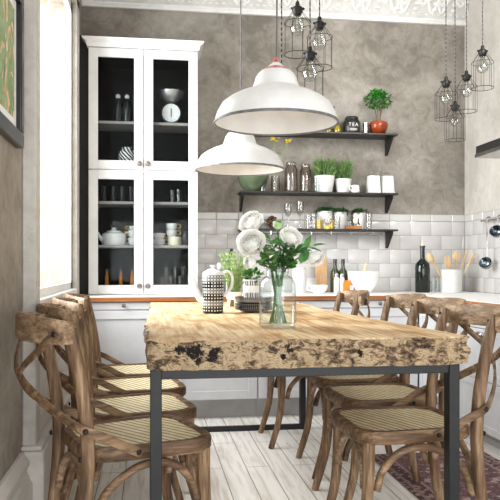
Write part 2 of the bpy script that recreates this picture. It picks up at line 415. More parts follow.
    def build(self, name, mat, parent=None, loc=(0, 0, 0), rz=0, world=False, flat=False, bevel=0, recalc=True, solid=0):
        bm = self.bm
        if recalc: bmesh.ops.recalc_face_normals(bm, faces=bm.faces[:])
        if world and parent is not None: bmesh.ops.transform(bm, matrix=chain_mat(parent).inverted(), verts=bm.verts[:])
        if not flat:
            for f in bm.faces: f.smooth = True
            for e in bm.edges:
                if len(e.link_faces) == 2 and e.calc_face_angle(0) > .66: e.smooth = False
        me = bpy.data.meshes.new(name); bm.to_mesh(me); bm.free()
        me.materials.append(M[mat] if isinstance(mat, str) else mat)
        o = bpy.data.objects.new(name, me); COL.objects.link(o); o.location = loc; o.rotation_euler = (0, 0, rz)
        if parent is not None: o.parent = parent
        if bevel:
            md = o.modifiers.new('bevel', 'BEVEL'); md.width = bevel; md.segments = 2; md.limit_method = 'ANGLE'; md.angle_limit = .7
        if solid:
            md = o.modifiers.new('solid', 'SOLIDIFY'); md.thickness = solid
        return o
def tag(o, label=None, cat=None, group=None, kind=None):
    if label: o['label'] = label
    if cat: o['category'] = cat
    if group: o['group'] = group
    if kind: o['kind'] = kind
    return o
def thing(name, label, cat, loc=(0, 0, 0), rz=0, group=None):
    o = bpy.data.objects.new(name, None); COL.objects.link(o); o.empty_display_size = .05
    o.location = loc; o.rotation_euler = (0, 0, rz); return tag(o, label, cat, group)
def copy_tree(o, parent=None):
    c = o.copy(); COL.objects.link(c); c.parent = parent
    for ch in list(o.children): copy_tree(ch, c)
    return c
def struct(mb, name, mat, label=None, **kw):
    return tag(mb.build(name, mat, **kw), label, None, None, 'structure')

def rounded(pts, radii, n=6):
    out = []; L = len(pts)
    for i in range(L):
        p = Vector(pts[i]); a = Vector(pts[i-1])-p; b = Vector(pts[(i+1) % L])-p; r = radii[i]
        a.normalize(); b.normalize(); ang = a.angle(b); d = r/math.tan(ang/2)
        p1, p2 = p+a*d, p+b*d
        for k in range(n+1):
            t = k/n; q = p1*(1-t)**2+p*2*t*(1-t)+p2*t*t; out.append((q.x, q.y))
    return out

# ================================================================== SETTING
XL, XR, YB, ZC = -.482, 2.42, 5.10, 3.25
YF = .6
ZT = .806                                       # worktop height
struct(MB().bb(XL-.25, XR+.12, -1.5, YB+.12, -.06, 0), 'floor', 'floor')
struct(MB().bb(XL-.25, XR+.12, .8, YB+.12, ZC, ZC+.08), 'ceiling', 'ceil')
WY0, WY1, WZ0, WZ1 = 2.84, 4.46, .84, 2.64
w = MB(); x0, x1 = XL-.22, XL
w.bb(x0, x1, YF, WY0, 0, ZC); w.bb(x0, x1, WY1, YB+.1, 0, ZC); w.bb(x0, x1, WY0, WY1, 0, WZ0); w.bb(x0, x1, WY0, WY1, WZ1, ZC)
struct(w, 'wall_left', 'wall_l')
struct(MB().bb(XL, XR+.1, YB, YB+.1, 0, ZC), 'wall_back', 'wall')
struct(MB().bb(XR, XR+.1, YF, YB, 0, ZC), 'wall_right', 'wall_r')

# window: frame, mullions, pane
fx0, fx1 = XL-.03, XL-.004
w = MB()
w.bb(fx0, fx1, WY0, WY0+.03, WZ0, WZ1); w.bb(fx0, fx1, WY1-.04, WY1, WZ0, WZ1); w.bb(fx0, fx1, WY0, WY1, WZ0, WZ0+.06); w.bb(fx0, fx1, WY0, WY1, WZ1-.06, WZ1)
ym = (WY0+WY1)/2
w.bb(fx0, fx0+.006, ym-.012, ym+.012, WZ0, WZ1)
win = struct(w, 'window_1', 'white')
pn = MB().bb(fx0+.008, fx0+.012, WY0+.04, WY1-.04, WZ0+.04, WZ1-.04).build('pane', 'winpane', win)
# near casing (with plinth block), far casing, sill, apron panel
struct(MB().bb(XL, XL+.052, 2.735, 2.84, .31, ZC), 'trim_1', 'casing', bevel=.006)
struct(MB().bb(XL, XL+.085, 2.70, 2.86, 0, .30).bb(XL, XL+.078, 2.71, 2.86, .30, .318), 'trim_2', 'trim', bevel=.006)
struct(MB().bb(XL, XL+.03, 4.46, 4.60, ZT, 2.70).bb(XL, XL+.03, 2.84, 4.60, 2.64, 2.76), 'trim_3', 'casing', bevel=.005)
struct(MB().bb(XL-.12, XL+.03, 2.84, 4.462, .82, .86), 'trim_4', 'white', bevel=.006)
ap = MB().bb(XL, XL+.012, 2.86, 4.44, .3, .80)
ap.bb(XL, XL+.03, 2.86, 2.96, .3, .80).bb(XL, XL+.03, 4.34, 4.44, .3, .80).bb(XL, XL+.03, 2.86, 4.44, .72, .80).bb(XL, XL+.03, 2.86, 4.44, .3, .38)
struct(ap, 'trim_5', 'trim', bevel=.004)
def base_prof(h):
    return [(0, 0), (.045, 0), (.045, h*.62), (.036, h*.66), (.036, h*.70), (.026, h*.74), (.026, h*.80), (.034, h*.84), (.034, h*.9), (.02, h*.96), (.012, h), (0, h)]
struct(MB().sweep_profile(base_prof(.30), YF, 2.70, lambda p, q, t: (XL+p, t, q)), 'baseboard_left', 'trim')
struct(MB().sweep_profile(base_prof(.30), 2.86, 4.52, lambda p, q, t: (XL+p, t, q)), 'baseboard_left_under_window', 'trim')

# crown with scroll relief on the back wall
zc0 = 2.865
prof = [(0, zc0), (.018, zc0), (.022, zc0+.012), (.030, zc0+.020), (.030, zc0+.028), (.036, zc0+.034), (.05, zc0+.08), (.085, zc0+.17), (.14, zc0+.25), (.20, zc0+.30), (.20, ZC), (0, ZC)]
crown = struct(MB().sweep_profile(prof, XL, XR, lambda p, q, t: (t, YB-p, q)), 'trim_6', 'crownshade')
MB().sweep_profile([(0, zc0-.004), (.024, zc0-.004), (.03, zc0+.012), (.038, zc0+.02), (.038, zc0+.03), (0, zc0+.03)], XL, XR, lambda p, q, t: (t, YB-p, q)).build('bead_moulding', 'crown', crown)
c = MB()
def crown_pt(x, s):                               # s 0..1 up the cove
    z = zc0+.045+s*.2; q = z-zc0
    P = [(.036, .034), (.05, .08), (.085, .17), (.14, .25), (.2, .3)]
    for (a, b), (a2, b2) in zip(P, P[1:]):
        if b <= q <= b2: off = a+(a2-a)*(q-b)/(b2-b); break
    else: off = .19
    return Vector((x, YB-off-.004, z))
x = XL+.1; k = 0
while x < XR-.05:
    up = k % 2 == 0
    pts = [crown_pt(x+.15*(t/30)*1.0 - .0, .5+.38*math.sin(PI*t/15)*(1 if up else -1)) for t in range(31)]
    c.tube(pts, .011, 6)
    cx, cs = x+.0375, .5
    sp = []
    for t in range(26):
        a = t/25*2.6*PI; r = .045*(1-t/30); sp.append(crown_pt(cx+r*math.cos(a), .5+(.0 if up else 0)+r*math.sin(a)/.2))
    c.tube(sp, .011, 6)
    for a in range(6): c.sphere(crown_pt(cx+.018*math.cos(a*PI/3), .5+.018*math.sin(a*PI/3)/.2), .012, (1, .8, 1), 8)
    for a in (-.8, -.2, .5, 1.1, 2.2, 3.0):
        p = crown_pt(x+.115+.028*math.cos(a), .5+.055*math.sin(a)/.2*1.4); c.sphere(p, .018, (1.4, .7, .8), 8)
    for a in range(3):
        c.sphere(crown_pt(x+.02+.05*a, .06), .010, (1.5, .6, .8), 8); c.sphere(crown_pt(x+.02+.05*a, .94), .012, (1.5, .6, .8), 8)
    x += .15; k += 1
c.build('scroll_relief', 'crown', crown)

# tiled splashback: bevelled metro tiles on back wall and on right wall
def tiles(name, length, place):
    b = MB(); g = MB(); th, tw, gap = .107, .166, .003
    def tile(u0, u1, z0, z1, ins=.009, d=.008):
        u0 += gap/2; u1 -= gap/2; z0 += gap/2; z1 -= gap/2
        if u1-u0 < .02: return
        lo = [(u0, z0), (u1, z0), (u1, z1), (u0, z1)]; hi = [(u0+ins, z0+ins), (u1-ins, z0+ins), (u1-ins, z1-ins), (u0+ins, z1-ins)]
        b.rings([[place(a, .0, z) for a, z in lo], [place(a, .004, z) for a, z in lo], [place(a, d, z) for a, z in hi]])
    for r in range(5):
        u = -(tw/2 if r % 2 else 0)-.03
        while u < length:
            tile(max(u, 0), min(u+tw, length), ZT+r*th, ZT+(r+1)*th); u += tw
    u = -.03
    while u < length:
        tile(max(u, 0), min(u+tw, length), ZT+5*th, ZT+5*th+.055, .006, .010); u += tw
    o = struct(b, name, 'tile')
    p0, p1 = place(0, 0, ZT), place(length, .0035, ZT+5*th+.055)
    MB().bb(p0.x, p1.x, p0.y, p1.y, p0.z, p1.z).build('grout', 'grout', o)
tiles('trim_7', XR-XL, lambda a, d, z: Vector((XL+a, YB-d, z)))
tiles('trim_8', 3.2, lambda a, d, z: Vector((XR-d, YB-.011-a, z)))
struct(MB().bb(XL, -.412, 4.80, 4.83, ZT, 2.56), 'gap_shade_strip', 'gapshade')  # added dark strip, paints the shaded gap between cupboard and wall

# ================================================================== BASE CABINETS + WORKTOP
def shaker(mb, x0, x1, z0, z1, t=.02, fw=.055, rec=.009):
    mb.bb(x0, x1, -t+rec, 0, z0, z1)
    for a in ((x0, x0+fw, z0, z1), (x1-fw, x1, z0, z1), (x0+fw, x1-fw, z0, z0+fw), (x0+fw, x1-fw, z1-fw, z1)):
        mb.bb(a[0], a[1], -t, -t+rec+.001, a[2], a[3])
    return mb
def knob(x, z, t, parent, r=.013):
    m = Matrix.Rotation(PI/2, 3, 'X')
    return MB().lathe([(.005, 0), (.005, .012), (r*.7, .016), (r, .022), (r*.85, .03), (0, .033)], 14, (x, -t, z), mat=m).build('knob', 'knob', parent)
def cup_pull(x, z, t, parent):
    b = MB(); rings = []
    for i in range(9):
        a = PI*i/8
        rings.append([Vector((x-.042*math.cos(a), -t-.024*math.sin(a)*s, z+zz)) for s, zz in ((1, -.012), (.95, .004), (.6, .014), (0, .017))])
    b.rings(rings, closed_ring=False)
    return b.build('handle', 'chrome', parent, solid=.002)
def base_unit(label, loc, width, rz, kind, group):
    t = thing('base_cabinet', label, 'cabinet', loc, rz, group)
    MB().bb(0, width, 0, .57, .128, .772).build('carcass', 'cabgrey', t)
    MB().bb(0, width, .06, .08, 0, .128).build('plinth', 'plinth', t)
    g = .003
    if kind == 'door':
        d = MB().bb(g, width-g, -.02, 0, .722, .768).build('drawer', 'cabgrey', t, bevel=.002); knob(width/2, .748, .02, d)
        n = 1
        for i in range(n):
            a = g+i*width/n; b_ = (i+1)*width/n-g
            d = shaker(MB(), a, b_, .132, .716).build('door', 'cabgrey', t, bevel=.002)
    else:
        for z0, z1 in ((.09, .368), (.372, .653), (.657, .768)):
            m = MB()
            if z1-z0 > .2: shaker(m, g, width-g, z0, z1, fw=.04)
            else: m.bb(g, width-g, -.02, 0, z0, z1)
            d = m.build('drawer', 'cabgrey', t, bevel=.002)
            if z1-z0 > .2: cup_pull(width/2, z1-.034, .02, d)
    return t
xs = [-.478, .15, .70, 1.25, 1.80]
labs = ['pale grey base cabinet below the glazed cupboard, single drawer over door', 'pale grey base cabinet seen behind the teapot end of the table',
        'pale grey base cabinet behind the far table leg', 'pale grey base cabinet nearest the kitchen corner on the back wall']
for a, b_, l in zip(xs, xs[1:], labs): base_unit(l, (a, 4.51, 0), b_-a-.002, 0, 'door', 'base cabinets along the back wall')
base_unit('corner base cabinet of the side run, beyond the chrome cup pulls', (1.827, 4.505, 0), .455, -PI/2, 'door', 'base cabinets along the side wall')
base_unit('white three-drawer base cabinet with chrome cup pulls on the side wall', (1.827, 4.048, 0), .86, -PI/2, 'drawers', 'base cabinets along the side wall')
poly = [(XL+.002, 4.47), (1.79, 4.47), (1.79, 3.185), (XR-.012, 3.185), (XR-.012, YB-.012), (XL+.002, YB-.012)]
wt = thing('worktop', 'L-shaped kitchen worktop, white surface with oak front edge', 'worktop', (0, 0, .773))
MB().prism(poly, 0, .029).build('slab', 'counterwood', wt, bevel=.003)
poly2 = [(XL+.002, 4.472), (1.792, 4.472), (1.792, 3.185), (XR-.012, 3.185), (XR-.012, YB-.012), (XL+.002, YB-.012)]
MB().prism(poly2, .029, .033).build('surface', 'countertop', wt)

# ================================================================== GLAZED CUPBOARD
CX0, CX1, CYF, CZ0, CZ1 = -.41, .325, 4.75, ZT, 2.47
cab = thing('display_cupboard', 'tall white glazed display cupboard with four doors and black interior', 'cupboard', ((CX0+CX1)/2, 4.92, CZ0))
b = MB(); yb = YB-.012
b.bb(CX0, CX0+.03, CYF+.02, yb, CZ0, CZ1).bb(CX1-.03, CX1, CYF+.02, yb, CZ0, CZ1).bb(CX0, CX1, CYF+.02, yb, CZ0, CZ0+.045).bb(CX0, CX1, CYF+.02, yb, CZ1-.04, CZ1)
b.bb(CX0, CX1, CYF+.02, CYF+.06, 1.635, 1.665)
b.build('carcass', 'cab', cab, world=True, bevel=.003)
b = MB(); i0, i1 = CX0+.031, CX1-.031
b.bb(i0, i1, yb-.012, yb, CZ0+.05, CZ1-.04).bb(i0, i0+.004, CYF+.03, yb, CZ0+.05, CZ1-.04).bb(i1-.004, i1, CYF+.03, yb, CZ0+.05, CZ1-.04)
b.bb(i0, i1, CYF+.03, yb, CZ0+.046, CZ0+.05).bb(i0, i1, CYF+.03, yb, CZ1-.046, CZ1-.041)
b.build('lining', 'black', cab, world=True)
prof = [(0, CZ1), (.006, CZ1), (.012, CZ1+.015), (.014, CZ1+.03), (.034, CZ1+.045), (.04, CZ1+.058), (0, CZ1+.062)]
b = MB()
def cornice_ring(p, q): return [Vector((CX0-p, CYF-p, q)), Vector((CX1+p, CYF-p, q)), Vector((CX1+p, yb, q)), Vector((CX0-p, yb, q))]
b.rings([cornice_ring(p, q) for p, q in prof[:-1]]); b.build('cornice', 'cab', cab, world=True)
SHELF_Z = [1.985, 1.705, 1.44, 1.143]
for z in SHELF_Z: MB().bb(i0+.005, i1-.005, CYF+.05, yb-.014, z-.018, z).build('shelf', 'inshelf', cab, world=True)
xm = (CX0+CX1)/2
for z0, z1, kz in ((CZ0+.005, 1.645, .865), (1.652, CZ1-.004, 1.69)):
    for s, a, b_ in ((0, CX0+.002, xm-.002), (1, xm+.002, CX1-.002)):
        d = MB(); fw = .062
        for q in ((a, a+fw, z0, z1), (b_-fw, b_, z0, z1), (a+fw, b_-fw, z0, z0+.06), (a+fw, b_-fw, z1-.06, z1)):
            d.bb(q[0], q[1], CYF, CYF+.02, q[2], q[3])
        d = d.build('door', 'cab', cab, world=True, bevel=.003)
        MB().bb(a+fw-.005, b_-fw+.005, CYF+.009, CYF+.012, z0+.055, z1-.055).build('glass_pane', 'pane', d, world=True)
        m = Matrix.Rotation(PI/2, 3, 'X'); kx = (b_-.026) if s == 0 else (a+.026)
        MB().lathe([(.006, 0), (.006, .012), (.014, .018), (.019, .026), (.015, .036), (0, .04)], 16, (kx, CYF, kz), mat=m).build('knob', 'knob', d, world=True)

# ---- cupboard contents
def cx(u): return PY(u, V0, 4.92).x
def lathe_obj(name, mat, prof, parent=None, seg=20, loc=(0, 0, 0), **kw): return MB().lathe(prof, seg).build(name, mat, parent, loc, **kw)
def cup_profile(r, h, t=.003): return [(r*.55, 0), (r*.62, .002), (r*.9, h*.35), (r, h), (r-t, h), (r*.86-t, h*.35), (r*.5, t*1.2), (0, t*1.2)]
def straight_glass(r, h, t=.002): return [(0, 0), (r*.88, 0), (r, h), (r-t, h), (r*.88-t, .006), (0, .006)]
Z1, Z2, Z3, Z4, Z5 = SHELF_Z[0], SHELF_Z[1], SHELF_Z[2], SHELF_Z[3], CZ0+.05
t = thing('kitchen_scale', 'vintage kitchen scale with round white dial and metal bowl', 'scale', (cx(171), 4.9, Z1))
MB().box((0, 0, .008), (.10, .07, .016)).build('base', 'chrome', t, bevel=.004)
m = Matrix.Rotation(PI/2, 3, 'X')
MB().lathe([(0, -.03), (.067, -.03), (.071, -.02), (.071, .02), (.065, .024), (0, .024)], 28, (0, 0, .084), mat=m).build('housing', 'chrome', t)
dl = MB().lathe([(0, .0), (.062, .0), (.062, .002), (0, .002)], 28, (0, -.0245, .084), mat=m).build('dial', 'porc', t)
nd = MB().box((0, -.0285, .084), (.006, .002, .06))
for i in range(12):
    a = i*PI/6; nd.box((.052*math.cos(a), -.0285, .084+.052*math.sin(a)), (.004, .002, .004))
nd.build('needle', 'matteblk', dl)
MB().tube([(0, 0, .152), (0, 0, .166)], .012, 10).build('stem', 'chrome', t)
lathe_obj('bowl', 'mirrorsteel', [(.015, .16), (.05, .172), (.08, .20), (.092, .235), (.089, .235), (.077, .202), (.048, .176), (0, .166)], t, 28)
for u, l in ((118, 'dark bottle with white stopper in the cupboard, next to the cupboard side'), (127, 'dark bottle with white stopper in the cupboard, next to the door edge')):
    t = thing('stoppered_bottle', l, 'bottle', (cx(u), 4.93, Z1), 0, 'dark bottles on the upper cupboard shelf')
    lathe_obj('body', 'smoke', [(0, 0), (.032, 0), (.034, .01), (.034, .12), (.026, .15), (.014, .165), (.013, .185), (0, .185)], t)
    lathe_obj('stopper', 'porc', [(.01, .185), (.016, .192), (.016, .205), (.008, .214), (0, .215)], t)
t = thing('zebra_jug', 'round black and white zebra striped jug in the cupboard', 'jug', (cx(127), 4.9, Z2))
lathe_obj('body', 'zebra', [(0, 0), (.035, 0), (.055, .03), (.06, .06), (.05, .09), (.032, .108), (.034, .118), (.03, .118), (.028, .108), (0, .1)], t)
MB().tube([(.045, 0, .095), (.08, 0, .09), (.085, 0, .05), (.055, 0, .035)], .006, 8, 5).build('handle', 'zebra', t)
t = thing('glass_stopper', 'small clear glass stopper on the bottom of the upper cupboard', 'stopper', (cx(166), 4.88, Z2)); lathe_obj('knob', 'jarglass', [(0, 0), (.014, 0), (.008, .012), (.014, .024), (.009, .036), (0, .038)], t)
for u, l in ((104, 'dark drinking glass on the cupboard shelf over the teapot, at the cupboard side'), (113, 'dark drinking glass over the white teapot lid'), (122, 'dark drinking glass over the teapot handle'), (131, 'dark drinking glass at the door edge over the stacked cups')):
    t = tag(lathe_obj('drinking_glass', 'smoke', straight_glass(.026, .115), loc=(cx(u), 4.93, Z3)), l, 'glass', 'dark glasses above the teapot')
for u, l in ((172, 'clear tumbler above the stacked cups, the shorter of a pair'), (178.5, 'clear tumbler above the stacked cups, the taller of a pair')):
    tag(lathe_obj('tumbler', 'jarglass', straight_glass(.02, .09 if u < 175 else .098), loc=(cx(u), 4.9, Z3)), l, 'glass', 'clear tumblers on the upper glass shelf')
t = thing('white_teapot', 'squat white teapot with low lid inside the cupboard', 'teapot', (cx(114), 4.91, Z4))
lathe_obj('body', 'porc', [(0, 0), (.078, 0), (.082, .006), (.086, .05), (.08, .08), (.06, .09), (0, .092)], t, 28)
lathe_obj('lid', 'porc', [(.052, .09), (.05, .1), (.02, .106), (.012, .112), (.014, .122), (0, .124)], t)
MB().tube([(.078, 0, .085), (.112, 0, .095), (.128, 0, .06), (.11, 0, .02), (.082, 0, .015)], .007, 8, 6).build('handle', 'porc', t)
MB().tube([(-.07, -.02, .03), (-.095, -.03, .06), (-.108, -.035, .09)], [.018, .012, .008], 10, 4).build('spout', 'porc', t)
def cup(u, z, label, r=.037, h=.052, hs=1, mat='porc', gold='gold', y=4.9):
    t = thing('tea_cup', label, 'cup', (cx(u), y, z), 0, 'cups stacked in the cupboard')
    lathe_obj('bowl', mat, cup_profile(r, h), t)
    MB().tube([(hs*r*.92, 0, h*.85), (hs*(r+.02), 0, h*.85), (hs*(r+.022), 0, h*.4), (hs*r*.85, 0, h*.3)], .004, 8, 5).build('handle', gold, t)
cup(133.5, Z4, 'white cup with gilt handle beside the teapot, bottom of its stack', hs=-1)
cup(133.5, Z4+.053, 'white cup with gilt handle beside the teapot, middle of its stack', hs=-1)
cup(133.5, Z4+.106, 'white cup beside the teapot, topmost of its stack', .03, .028, -1)
cup(159, Z4, 'white cup with gilt handle, lower of the two by the door knob side', .042, .045)
cup(159, Z4+.046, 'white cup stacked upon another, away from the cream jar', .042, .04)
t = tag(lathe_obj('cream_jar', 'cream', [(0, 0), (.045, 0), (.047, .01), (.047, .055), (.044, .062), (.04, .062), (.042, .05), (0, .01)], loc=(cx(174.5), 4.9, Z4)), 'short cream jar under a gilt-handled cup in the cupboard', 'jar')
cup(171.5, Z4+.063, 'white gilt-handled cup set on the cream jar, lower one', .038, .046)
cup(171.5, Z4+.11, 'white gilt-handled cup topmost above the cream jar', .04, .044)
t = thing('grey_jug', 'grey jug at the dark corner of the cup shelf', 'jug', (cx(186), 4.95, Z4))
lathe_obj('body', 'smoke', [(0, 0), (.03, 0), (.04, .03), (.035, .07), (.025, .09), (.03, .105), (.026, .105), (0, .09)], t)
for u, l in ((107, 'slim amber bottle on the cupboard floor, closest to the cupboard side'), (121, 'slim amber bottle on the cupboard floor, middle of three'), (132, 'slim amber bottle on the cupboard floor, nearest the door edge')):
    t = thing('amber_bottle', l, 'bottle', (cx(u), 4.9, Z5), 0, 'amber bottles at the bottom of the cupboard')
    lathe_obj('body', 'amber', [(0, 0), (.013, 0), (.014, .01), (.012, .07), (.007, .085), (.007, .11), (0, .11)], t, 12)
    lathe_obj('cap', 'bronze', [(.009, .11), (.009, .12), (0, .122)], t, 12)
for i, (u, y, h, l) in enumerate(((162, 4.88, .07, 'short tumbler on the cupboard floor, first from the middle stile'), (166.5, 4.97, .135, 'tall glass behind the first short tumbler'),
        (170.5, 4.88, .072, 'short tumbler second from the middle stile'), (175.5, 4.97, .135, 'tall glass standing middle of the back row'), (179.5, 4.88, .074, 'short tumbler third from the middle stile'),
        (183.5, 4.97, .14, 'tall glass at the cupboard side in the back row'), (187, 4.88, .07, 'short tumbler beside the cupboard side wall'))):
    tag(lathe_obj('tumbler', 'jarglass', straight_glass(.021, h), loc=(cx(u), y, Z5)), l+', lower right cupboard'.replace(' right', ''), 'glass', 'tumblers at the bottom of the cupboard')

# ================================================================== WALL SHELVES
SX0, SX1, SYF = .64, 1.81, 4.90
SZ = [1.975, 1.537, 1.27]
sl = ['topmost black wall shelf holding the orange pot and tea tin', 'middle black wall shelf holding herb pots and glass jars', 'lowest black wall shelf mounted on the white tiles']
for z, l in zip(SZ, sl):
    yb_ = YB-.002 if z > 1.40 else YB-.012
    t = thing('wall_shelf', l, 'shelf', ((SX0+SX1)/2, yb_, z), 0, 'black shelves on the back wall')
    MB().bb(SX0, SX1, SYF, yb_, z-.013, z).build('board', 'shelf', t, world=True, bevel=.002)
    for x in (SX0+.015, SX1-.035):
        p = [Vector((x, yb_, z-.012)), Vector((x, SYF+.05, z-.012)), Vector((x, SYF+.05, z-.03)), Vector((x, yb_-.025, z-.135)), Vector((x, yb_, z-.135))]
        MB().rings([p, [q+Vector((.014, 0, 0)) for q in p]]).build('bracket', 'shelf', t, world=True)
    if z < 1.3:
        r = MB().tube([(SX0+.05, SYF+.06, z-.035), (SX1-.1, SYF+.06, z-.035)], .004, 8)
        for k in range(7): r.tube([(SX0+.08+k*.15, SYF+.06, z-.016), (SX0+.08+k*.15, SYF+.06, z-.04)], .005, 6)
        r.build('hanging_rail', 'chrome', t, world=True)
YS = 4.99
def sx(u, Y=YS): return PY(u, V0, Y).x
def foliage(n, c, rad, L, W, up=.3, seedshape='ball'):
    b = MB()
    for i in range(n):
        while True:
            p = Vector((rng.uniform(-1, 1), rng.uniform(-1, 1), rng.uniform(-1, 1)))
            if .25 < p.length < 1: break
        q = Vector((c[0]+p.x*rad[0], c[1]+p.y*rad[1], c[2]+p.z*rad[2]))
        d = Vector((p.x, p.y, p.z*.6+up))+Vector((rng.uniform(-.6, .6), rng.uniform(-.6, .6), rng.uniform(-.4, .4)))
        b.leaf(q, d, Vector((rng.uniform(-.5, .5), rng.uniform(-.5, .5), 1)), L*rng.uniform(.7, 1.2), W*rng.uniform(.7, 1.2))
    return b
def pot_prof(r0, r1, h, t=.006): return [(0, 0), (r0, 0), (r0+.002, .003), (r1, h*.93), (r1+.002, h), (r1-t, h), (r0+(r1-r0)*.7-t, h*.8), (0, h*.8)]
# top shelf
zt = SZ[0]
t = thing('topiary_pot', 'small leafy topiary bush in a squat orange glazed pot', 'potted plant', (sx(378.5), YS, zt))
lathe_obj('pot', 'orange', [(0, 0), (.038, 0), (.045, .004), (.066, .05), (.07, .075), (.062, .095), (.052, .1), (.048, .098), (.05, .085), (0, .08)], t, 24)
b = MB()
for a, k in ((0, .012), (2.1, .018), (4.2, .014), (5.4, .01)):
    b.tube([(k*math.cos(a), k*math.sin(a), .08), (k*1.5*math.cos(a), k*math.sin(a), .16), (k*3*math.cos(a), k*2.5*math.sin(a), .24)], .003, 6, 4)
b.build('trunk', 'twig', t)
foliage(420, (0, 0, .265), (.098, .075, .068), .026, .018).build('foliage', 'bushleaf', t, recalc=False)
t = thing('tea_canister', 'round black canister lettered TEA beside a small steel mug', 'canister', (sx(351.5), YS, zt))
lathe_obj('body', 'matteblk', [(0, 0), (.06, 0), (.063, .004), (.063, .088), (.056, .1), (.045, .104), (0, .104)], t, 32)
lathe_obj('lid', 'matteblk', [(.046, .104), (.05, .107), (.05, .122), (.044, .13), (.012, .134), (0, .134)], t, 28)
def text(s, size, loc, parent, mat='label', name='lettering', align='CENTER'):
    cu = bpy.data.curves.new(name, 'FONT'); cu.body = s; cu.size = size; cu.align_x = align; cu.align_y = 'CENTER'; cu.extrude = .0006; cu.space_character = 1.25
    o = bpy.data.objects.new(name, cu); COL.objects.link(o); cu.materials.append(M[mat])
    me = bpy.data.meshes.new_from_object(o); bpy.data.objects.remove(o)
    o = bpy.data.objects.new(name, me); COL.objects.link(o)
    o.location = loc; o.rotation_euler = (PI/2, 0, 0); o.parent = parent; return o
text('TEA', .036, (-.004, -.0645, .062), t)
b = MB()
for i, (z, wd) in enumerate(((.034, .05), (.028, .06), (.022, .044))): b.box((-.004, -.0635, z), (wd, .0012, .003))
b.build('label_line', 'label', t)
t = thing('steel_mug', 'small brushed steel mug standing between tea canister and orange pot', 'mug', (sx(365), YS-.02, zt))
lathe_obj('body', 'chrome', straight_glass(.021, .085), t)
MB().tube([(.019, 0, .07), (.04, 0, .068), (.042, 0, .03), (.02, 0, .02)], .004, 8, 5).build('handle', 'matteblk', t)
t = thing('yellow_bottle', 'squat yellow bottle with dark neck beside the pendant rim on top shelf', 'bottle', (sx(337.5), YS, zt))
lathe_obj('body', 'brass', [(0, 0), (.028, 0), (.033, .02), (.026, .05), (.014, .068), (.012, .074), (0, .074)], t)
lathe_obj('cap', 'matteblk', [(.012, .074), (.013, .092), (0, .094)], t)
t = thing('black_bottle', 'tall slim black bottle peeking over the large lamp shade', 'bottle', (sx(334), YS+.04, zt))
lathe_obj('body', 'matteblk', [(0, 0), (.028, 0), (.03, .01), (.03, .10), (.014, .135), (.013, .19), (0, .19)], t)
lathe_obj('cap', 'matteblk', [(.015, .19), (.017, .2), (.016, .212), (0, .212)], t)
t = thing('yellow_bottle', 'little yellow bottle half behind the lamp rim, next to black bottle', 'bottle', (sx(328), YS-.02, zt))
lathe_obj('body', 'brass', [(0, 0), (.02, 0), (.023, .02), (.016, .04), (.01, .05), (0, .052)], t); lathe_obj('cap', 'matteblk', [(.01, .05), (.01, .062), (0, .063)], t)
# middle shelf
zt = SZ[1]
t = tag(lathe_obj('olive_bowl', 'olive', [(0, 0), (.05, 0), (.052, .004), (.09, .04), (.112, .10), (.114, .125), (.110, .125), (.087, .045), (.04, .012), (0, .012)], seg=32, loc=(sx(253), YS-.01, zt)), 'large olive green glass bowl under the smaller pendant', 'bowl')
t = thing('flower_vase', 'slim clear vase holding yellow rapeseed sprigs', 'vase', (sx(275.5), YS, zt))
lathe_obj('body', 'jarglass', [(0, 0), (.03, 0), (.032, .004), (.033, .12), (.031, .12), (.03, .008), (0, .008)], t)
for u, v, l in ((274, 139, 'yellow rapeseed sprig with twin heads in the slim shelf vase'), (288, 141, 'yellow rapeseed sprig leaning toward the jars')):
    q = PY(u, v, YS); t = thing('rapeseed_sprig', l, 'flower', (sx(275.5), YS, zt+.01), 0, 'rapeseed sprigs'); e = q-Vector(t.location)
    st = MB().tube([(0, 0, 0), (e.x*.3, 0, e.z*.5), (e.x*.8, 0, e.z*.85), (e.x, 0, e.z)], .002, 6, 5)
    for k in range(7):
        f = .45+.07*k; p = Vector((e.x*f*f, 0, e.z*f)); st.leaf(p, Vector((rng.uniform(-1, 1), rng.uniform(-1, 1), .5)), Vector((0, 0, 1)), .035, .01)
    st.build('stem', 'rosemary', t, recalc=False)
    b = MB()
    for k in range(16):
        o_ = Vector((rng.gauss(0, .014), rng.gauss(0, .012), rng.gauss(0, .009))); b.sphere(e+o_, .007, (1, 1, .6), 8)
    b.build('blossom', 'flower', t)
for u, h, r, l in ((291, .222, .048, 'tall clear storage jar next to the flower vase, taller of the pair'), (305.5, .21, .043, 'clear storage jar next to the first herb pot')):
    t = thing('storage_jar', l, 'jar', (sx(u), YS, zt), 0, 'empty storage jars on the middle shelf')
    lathe_obj('body', 'jargrey', [(0, 0), (r*.95, 0), (r, .006), (r, h*.78), (r*.75, h*.86), (r*.7, h*.9), (r*.68, h*.9), (r*.72, h*.85), (r*.96, h*.77), (r*.93, .01), (0, .01)], t, 24)
    lathe_obj('lid', 'jargrey', [(r*.74, h*.88), (r*.78, h*.9), (r*.78, h*.98), (r*.7, h), (0, h)], t, 24)
for u, h, l in ((262, .10, 'clear straight tumbler between olive bowl and flower vase'), (315, .11, 'thin clear glass in front of the first herb pot')):
    tag(lathe_obj('tumbler', 'glass', straight_glass(.024, h), loc=(sx(u), YS-.05, zt)), l, 'glass')
